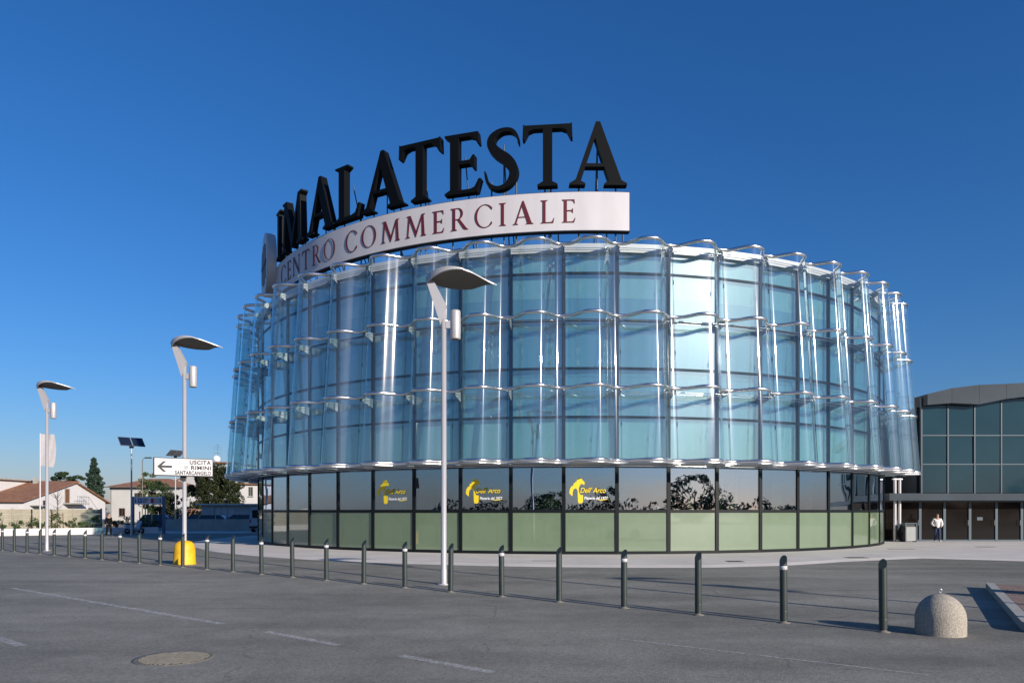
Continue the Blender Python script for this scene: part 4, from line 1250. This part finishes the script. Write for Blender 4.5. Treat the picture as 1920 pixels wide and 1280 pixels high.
# solar lamps
def solar(label, px, Zs, ztop, rz, base_z=0, tilt=48):
    t = thing('solar_panel_pole', label, 'solar panel', ((px-960)/F*Zs, Zs, base_z), rz, 'solar panels on poles')
    MB().tube([(0,0,0),(0,0,ztop)], [.07,.05], 10).build('pole', M['lamp_paint'], t)
    MB().box(-.12,.12,-.12,.12,ztop-.03,ztop+.16).build('head_bracket', M['dark_metal'], t)
    Mx = Matrix.Translation((0,0,ztop+.42)) @ Matrix.Rotation(R_(tilt), 4, 'X')
    for sx in (-.43,.43):
        f = MB(); f.box(sx-.41,sx+.41,-.5,.5,0,.03,0,Mx); pnl = f.build('panel_frame', M['alu'], t)
        f = MB(); f.box(sx-.385,sx+.385,-.475,.475,.032,.036,0,Mx); f.build('solar_cells', M['solar'], pnl)
solar('solar panel on a tall pole left of the parking board', 246.5, 53.0, top_z(839,53.0), R_(44), tilt=42)
solar('solar panel on a pole seen edge on beside the exit sign', 329, 76, top_z(857,76), R_(-120), tilt=35)
# small street light
Zs = 78; zt_ = top_z(864,Zs)
t = thing('road_lamp', 'thin grey road lamp with a small hooked head beyond the parking board', 'street lamp', ((267-960)/F*Zs, Zs, 0))
MB().tube([(0,0,0),(0,0,zt_),(.08,0,zt_+.25),(.35,0,zt_+.36)], [.06,.045,.035,.03], 8).build('pole', M['iron'], t)
MB().box(.3,.95,-.12,.12,zt_+.28,zt_+.42).build('lantern', M['hall_fascia'], t)

# parking board
Zp = 56.5
t = thing('parking_board', 'pale parking board with arrows and a blue square on two blue posts', 'sign', ((278-960)/F*Zp, Zp, 0))
w_ = 58/F*Zp/2; z0_, z1_ = top_z(945,Zp), top_z(931,Zp)
MB().box(-w_+.09,w_-.09,-.05,.05,z0_,z1_).build('board', M['sign_white'], t)
for sx in (-1,1): MB().box(sx*w_-.09,sx*w_+.09,-.09,.09,.0,z1_+.03).build('post', M['blue_post'], t)
def bmark(nm, x0, x1, za, zc, mtl):
    MB().box(x0,x1,-.058,-.052,za,zc).build(nm, mtl, t)
zc = (z0_+z1_)/2
def darrow(x): 
    me = curve_mesh([[(x-.03,zc+.18),(x+.03,zc+.18),(x+.03,zc-.02),(x+.09,zc-.02),(x,zc-.19),(x-.09,zc-.02),(x-.03,zc-.02)]], .004, 'arrow_mark', M['blue_post']); me.transform(Matrix.Translation((0,-.055,0))); link('arrow_mark', me, t)
darrow(-w_+.24); darrow(w_-.24)
bmark('parking_symbol', -w_+.42, -w_+.72, zc-.17, zc+.17, M['blue'])
me = text_mesh('P', .22, M['decal_w'], .004, 'CENTER'); me.transform(Matrix.Translation((-w_+.57,-.062,zc-.11))); link('lettering', me, t)
bmark('text_line', -w_+.78, -w_+1.20, zc+.04, zc+.12, M['sign_black']); bmark('text_line', -w_+.78, -w_+1.10, zc-.13, zc-.05, M['sign_black'])
bmark('red_symbol', .22, .46, zc-.19, zc+.17, M['red'])
for x in (.62,.86):
    me = curve_mesh([ell(x,zc,.10,.17,0,345,23), ell(x,zc,.065,.13,0,345,23)], .004, 'ring_mark', M['iron']); me.transform(Matrix.Translation((0,-.055,0))); link('ring_mark', me, t)
# yellow barrier frames
for px, h_, lb in ((262,1.75,'leftmost thin yellow post behind the parking board'),(272.5,1.95,'middle thin yellow post behind the parking board'),(284.5,1.95,'rightmost thin yellow post behind the parking board')):
    x = (px-960)/F*63.5
    t = thing('yellow_post', lb, 'post', (x,63.5,0), 0, 'yellow posts behind the board')
    MB().tube([(0,0,0),(0,0,h_)], .05, 8).build('tube', M['yellow'], t); MB().lathe([(.09,0),(.09,.02),(.05,.03)], 8).build('foot_plate', M['iron'], t)

# retaining wall
Zw = 62.5; xa, xb = (309-960)/F*Zw, (492-960)/F*Zw
t = thing('retaining_wall', 'long low grey concrete wall in the shade of the round building', 'wall', (xa, Zw, 0))
n_ = 6; L_ = (xb-xa)/n_
for i in range(n_): MB().box(i*L_+.008,(i+1)*L_-.008,0,.22,0,1.03).build('wall_panel', M['conc'], t)
MB().box(0,xb-xa,-.03,.25,1.034,1.08).build('coping', M['conc'], t)
sheet('pavement', [(xa-.5,Zw-5.2),(xb+3,Zw-5.2),(xb+3,Zw-.01),(xa-.5,Zw-.01)], .06, M['apron'], thick=.2)

# shed
Zd = 72; xa, xb = (372-960)/F*Zd, (488-960)/F*Zd
t = thing('flat_shed', 'flat roofed grey shed with white shutters behind the parked cars', 'shed', (xa, Zd, 0))
MB().box(.3,xb-xa,0,4,0,2.35).build('wall', M['grey_wall'], t)
MB().box(-.1,xb-xa+.3,-.45,4.3,2.36,2.50).build('roof', M['fascia'], t)
for x in (1.75, 2.35, 3.05):
    MB().box(x,x+.5,-.05,-.004,.25,2.1).build('shutter', M['white_wall_b'], t)
MB().box(1.5,1.58,-.3,-.2,0,2.35).build('post', M['white_wall_b'], t)

# ------------------------------------------------------------------ vehicles
def car(label, loc, rz, col, cls='car', L=4.0, W=1.66, H=1.45, group='parked cars'):
    t = thing('parked_car', label, cls, loc, rz, group)
    pm = mat('car_paint', col, .3, .2, coat=.6)
    # along X, nose at +X.  lower body with arches
    hl_ = L/2
    low = [(-hl_,.32),(-hl_+.05,.22),(hl_-.06,.22),(hl_,.34),(hl_-.02,.62),(hl_-.35,.74),(hl_-.95,.86),(-hl_+.25,.92),(-hl_+.02,.80)]
    b = MB(); Mx = Matrix.Rotation(R_(90), 4, 'X')
    b.prism(low, -W/2, W/2, 0, Mx)
    b.build('body', pm, t)
    # cabin as a tapered loft
    lo_ = [(hl_-1.0,.86),(-hl_+.20,.90)]; up_ = [(hl_-1.72,H),(-hl_+.55,H)]
    wt, wb = W/2-.20, W/2-.03
    vs = [(lo_[0][0],-wb,lo_[0][1]),(lo_[0][0],wb,lo_[0][1]),(lo_[1][0],wb,lo_[1][1]),(lo_[1][0],-wb,lo_[1][1]),
          (up_[0][0],-wt,up_[0][1]-.03),(up_[0][0],wt,up_[0][1]-.03),(up_[1][0],wt,up_[1][1]-.03),(up_[1][0],-wt,up_[1][1]-.03)]
    b = MB(); b.add(vs, [(3,2,1,0),(0,1,5,4),(1,2,6,5),(2,3,7,6),(3,0,4,7)]); b.build('windows', M['car_glass'], t)
    b = MB(); b.box(up_[1][0]-.02, up_[0][0]+.03, -wt-.01, wt+.01, H-.045, H)
    for a, c in ((0,4),(1,5),(2,6),(3,7)): b.tube([vs[a], vs[c]], .035, 5)
    mid = (-.15, .1)
    for sg in (-1,1): b.tube([(-.1,sg*wb,.88),(-.12,sg*wt,H-.03)], .035, 5)
    b.build('roof', pm, t)
    for x in (-hl_+.75, hl_-.78):
        for sg in (-1,1):
            w_ = link('wheel', None, t, (x, sg*(W/2-.08), .30))
            w_.rotation_euler = (R_(90),0,0)
            MB().lathe([(0,-.1),(.30,-.1),(.30,.1),(0,.1)], 18).build('tyre', M['rubber'], w_); MB().lathe([(0,-.11),(.17,-.105),(.17,.105),(0,.11)], 14).build('rim', M['alu'], w_)
    for sg in (-1,1):
        MB().cbox((hl_-.03, sg*(W/2-.28), .60), (.10,.36,.14)).build('headlight', M['decal_w'], t)
        MB().cbox((-hl_+.02, sg*(W/2-.18), .70), (.08,.24,.16)).build('tail_light', M['red'], t)
    return t
for px, Zc, rz, col, lb in ((305,68,0,(.03,.05,.12),'dark blue car whose roof shows above the wall behind the parking board'),(369,67,R_(180),(.05,.07,.08),'dark car roof above the grey wall right of the exit sign post'),(411,67,0,(.35,.37,.38),'pale car roof above the grey wall below the shed'),(447,67.5,R_(180),(.06,.08,.14),'dark car roof above the grey wall nearest the round building')):
    car(lb, ((px-960)/F*Zc, Zc, 0), rz+R_(5), col)
# small white pickup
Zk = 80
t = thing('pickup_truck', 'small white pickup truck with a rusty caged bed parked beyond the shade', 'truck', ((384-960)/F*Zk, Zk, .35), R_(8))
pm = M['white_wall']
b = MB(); Mx = Matrix.Rotation(R_(90),4,'X'); b.prism([(-.1,.35),(1.75,.35),(1.75,.85),(1.25,.98),(.72,1.62),(-.1,1.66)], -.75, .75, 0, Mx); b.build('cab', pm, t)
b = MB(); b.prism([(.12,1.0),(1.08,1.0),(.68,1.52),(.12,1.54)], -.76, .76, 0, Mx); b.build('cab_window', M['car_glass'], t)
MB().box(-1.9,-.12,-.75,.75,.45,.80).build('bed', M['bin'], t)
b = MB()
for x in (-1.85,-1.3,-.75,-.2):
    for y in (-.7,.7): b.tube([(x,y,.8),(x*.8-.1,y,1.6)], .05, 5)
    b.tube([(x*.8-.1,-.7,1.6),(x*.8-.1,.7,1.6)], .05, 5)
b.build('cage', M['roof_tile'], t)
for x in (-1.3,1.15):
    for y in (-.68,.68):
        w_ = link('wheel', None, t, (x,y,-.05)); w_.rotation_euler = (R_(90),0,0)
        MB().lathe([(0,-.09),(.29,-.09),(.29,.09),(0,.09)], 16).build('tyre', M['rubber'], w_); MB().lathe([(0,-.1),(.15,-.095),(.15,.095),(0,.1)], 12).build('rim', M['alu'], w_)
# van by the drum, seen from the rear
t = thing('delivery_van', 'pale blue van standing in the shade beside the round building', 'van', ((467-960)/F*58.6+.85, 58.6, .06), 0)
vm = mat('van_paint', (.32,.40,.48), .35, coat=.4)
b = MB(); b.prism([(-.82,.32),(.82,.32),(.84,1.0),(.72,1.95),(.62,2.02),(-.62,2.02),(-.72,1.95),(-.84,1.0)], -.0, 3.6, 0, Matrix(((1,0,0,0),(0,0,1,0),(0,1,0,0),(0,0,0,1)))); b.build('body', vm, t)
for sg in (-1,1):
    MB().box(min(sg*.08,sg*.60),max(sg*.08,sg*.60),-.02,-.004,1.15,1.80).build('rear_window', M['car_glass'], t)
    MB().box(min(sg*.70,sg*.80),max(sg*.70,sg*.80),-.03,-.004,.75,1.05).build('tail_light', M['red'], t)
    for y in (.7,2.8):
        w_ = link('wheel', None, t, (sg*.72,y,.24)); w_.rotation_euler = (0,R_(90),0)
        MB().lathe([(0,-.1),(.30,-.1),(.30,.1),(0,.1)], 16).build('tyre', M['rubber'], w_); MB().lathe([(0,-.11),(.16,-.105),(.16,.105),(0,.11)], 12).build('rim', M['alu'], w_)
MB().box(-.80,.80,-.12,-.004,.34,.50).build('bumper', M['rubber'], t); MB().box(-.22,.22,-.022,-.006,.62,.74).build('number_plate', M['decal_w'], t); MB().box(-.008,.008,-.012,-.002,.6,1.95).build('door_seam', M['black'], t)
# scooter
q = gnd(252, 1000)
t = thing('scooter', 'pale motor scooter parked before the planter near the parking board', 'scooter', (q.x, q.y, 0), R_(60))
for x in (-.55,.58):
    w_ = link('wheel', None, t, (x,0,.22)); w_.rotation_euler = (R_(90),0,0)
    MB().lathe([(.13,-.05),(.22,-.05),(.22,.05),(.13,.05)], 18).build('tyre', M['rubber'], w_); MB().lathe([(0,-.03),(.14,-.03),(.14,.03),(0,.03)], 12).build('rim', M['alu'], w_)
sm = mat('scooter_paint', (.45,.50,.55), .3, coat=.5)
b = MB(); b.prism([(-.80,.45),(-.2,.30),(.15,.28),(.15,.38),(-.05,.42),(-.15,.70),(-.78,.72)], -.14, .14, 0, Mx); b.build('body', sm, t)
b = MB(); b.prism([(-.72,.72),(-.12,.70),(-.2,.80),(-.68,.84)], -.13, .13, 0, Mx); b.build('seat', M['black'], t)
b = MB(); b.prism([(.15,.28),(.30,.30),(.50,.95),(.40,.98)], -.20, .20, 0, Mx); b.build('leg_shield', sm, t)
b = MB(); b.tube([(.58,0,.22),(.42,0,1.0)], .03, 6); b.tube([(.40,-.32,1.05),(.44,0,1.0),(.40,.32,1.05)], .02, 6); b.build('handlebar', M['dark_metal'], t)
MB().lathe([(0,0),(.08,.02),(.09,.1),(0,.12)], 12, (.50,0,.90)).build('headlight', M['alu'], t)

# ------------------------------------------------------------------ what stands behind the viewer (seen in the shop glass)
for i, (x, y, rz, col) in enumerate(((-16,-9,R_(38),(.45,.46,.47)),(-11,-13,R_(38),(.12,.13,.14)),(-4,-11,R_(38),(.55,.55,.54)),(6,-14,R_(38),(.20,.03,.03)))):
    car(f"{('silver','charcoal','white','dark red')[i]} car mirrored in the lower facade glass", (x,y,0), rz, col, group='cars mirrored in the facade')
rh = thing('mirrored_house', 'house with a clay tiled roof mirrored in the shop windows', 'house', (-52,-34,0), R_(30))
MB().box(-9,9,-5,5,0,3.4).build('wall', M['wood'], rh)
b = MB(); roof_slab(b, [(-9.6,-5.8,3.3),(9.6,-5.8,3.3),(9.6,0,6.2),(-9.6,0,6.2)]); roof_slab(b, [(9.6,5.8,3.3),(-9.6,5.8,3.3),(-9.6,0,6.2),(9.6,0,6.2)]); b.build('roof', M['roof_tile'], rh)
for i, (x, y, h_, w_) in enumerate(((-30,-62,6,4),(-16,-70,5,6),(0,-75,6.5,5),(18,-72,5.5,6),(34,-66,8,5),(50,-58,6,6),(66,-44,7,5),(78,-25,6,6))):
    tree('mirrored_tree', f"{ORD[i]} dark tree from the left mirrored in the shop windows", 'tree', (x,y,0), rand_clumps(w_,w_*.6,.6,h_,36,1.1,90), .22, M['leaf_dark'], trunk_mesh(h_*.7,.2,[(2,1.5,1)],RNG), group='trees mirrored in the facade')

hp = []
for i in range(260):
    u = i/259; a = R_(-62+150*u); r_ = 84
    hp.append(((math.sin(a)*r_, -math.cos(a)*r_+10, RNG.uniform(.6, 3.2)), (1.6,1.2,1.0), 60))
me = leaf_cloud(np.concatenate([blob_pts(c, r, n_, RNG) for c, r, n_ in hp]), .30, RNG); me.materials.append(M['leaf_dark'])
tag(link('far_hedge', me), 'dark far hedge line mirrored along the bottom of the shop windows', 'hedge', kind='stuff')
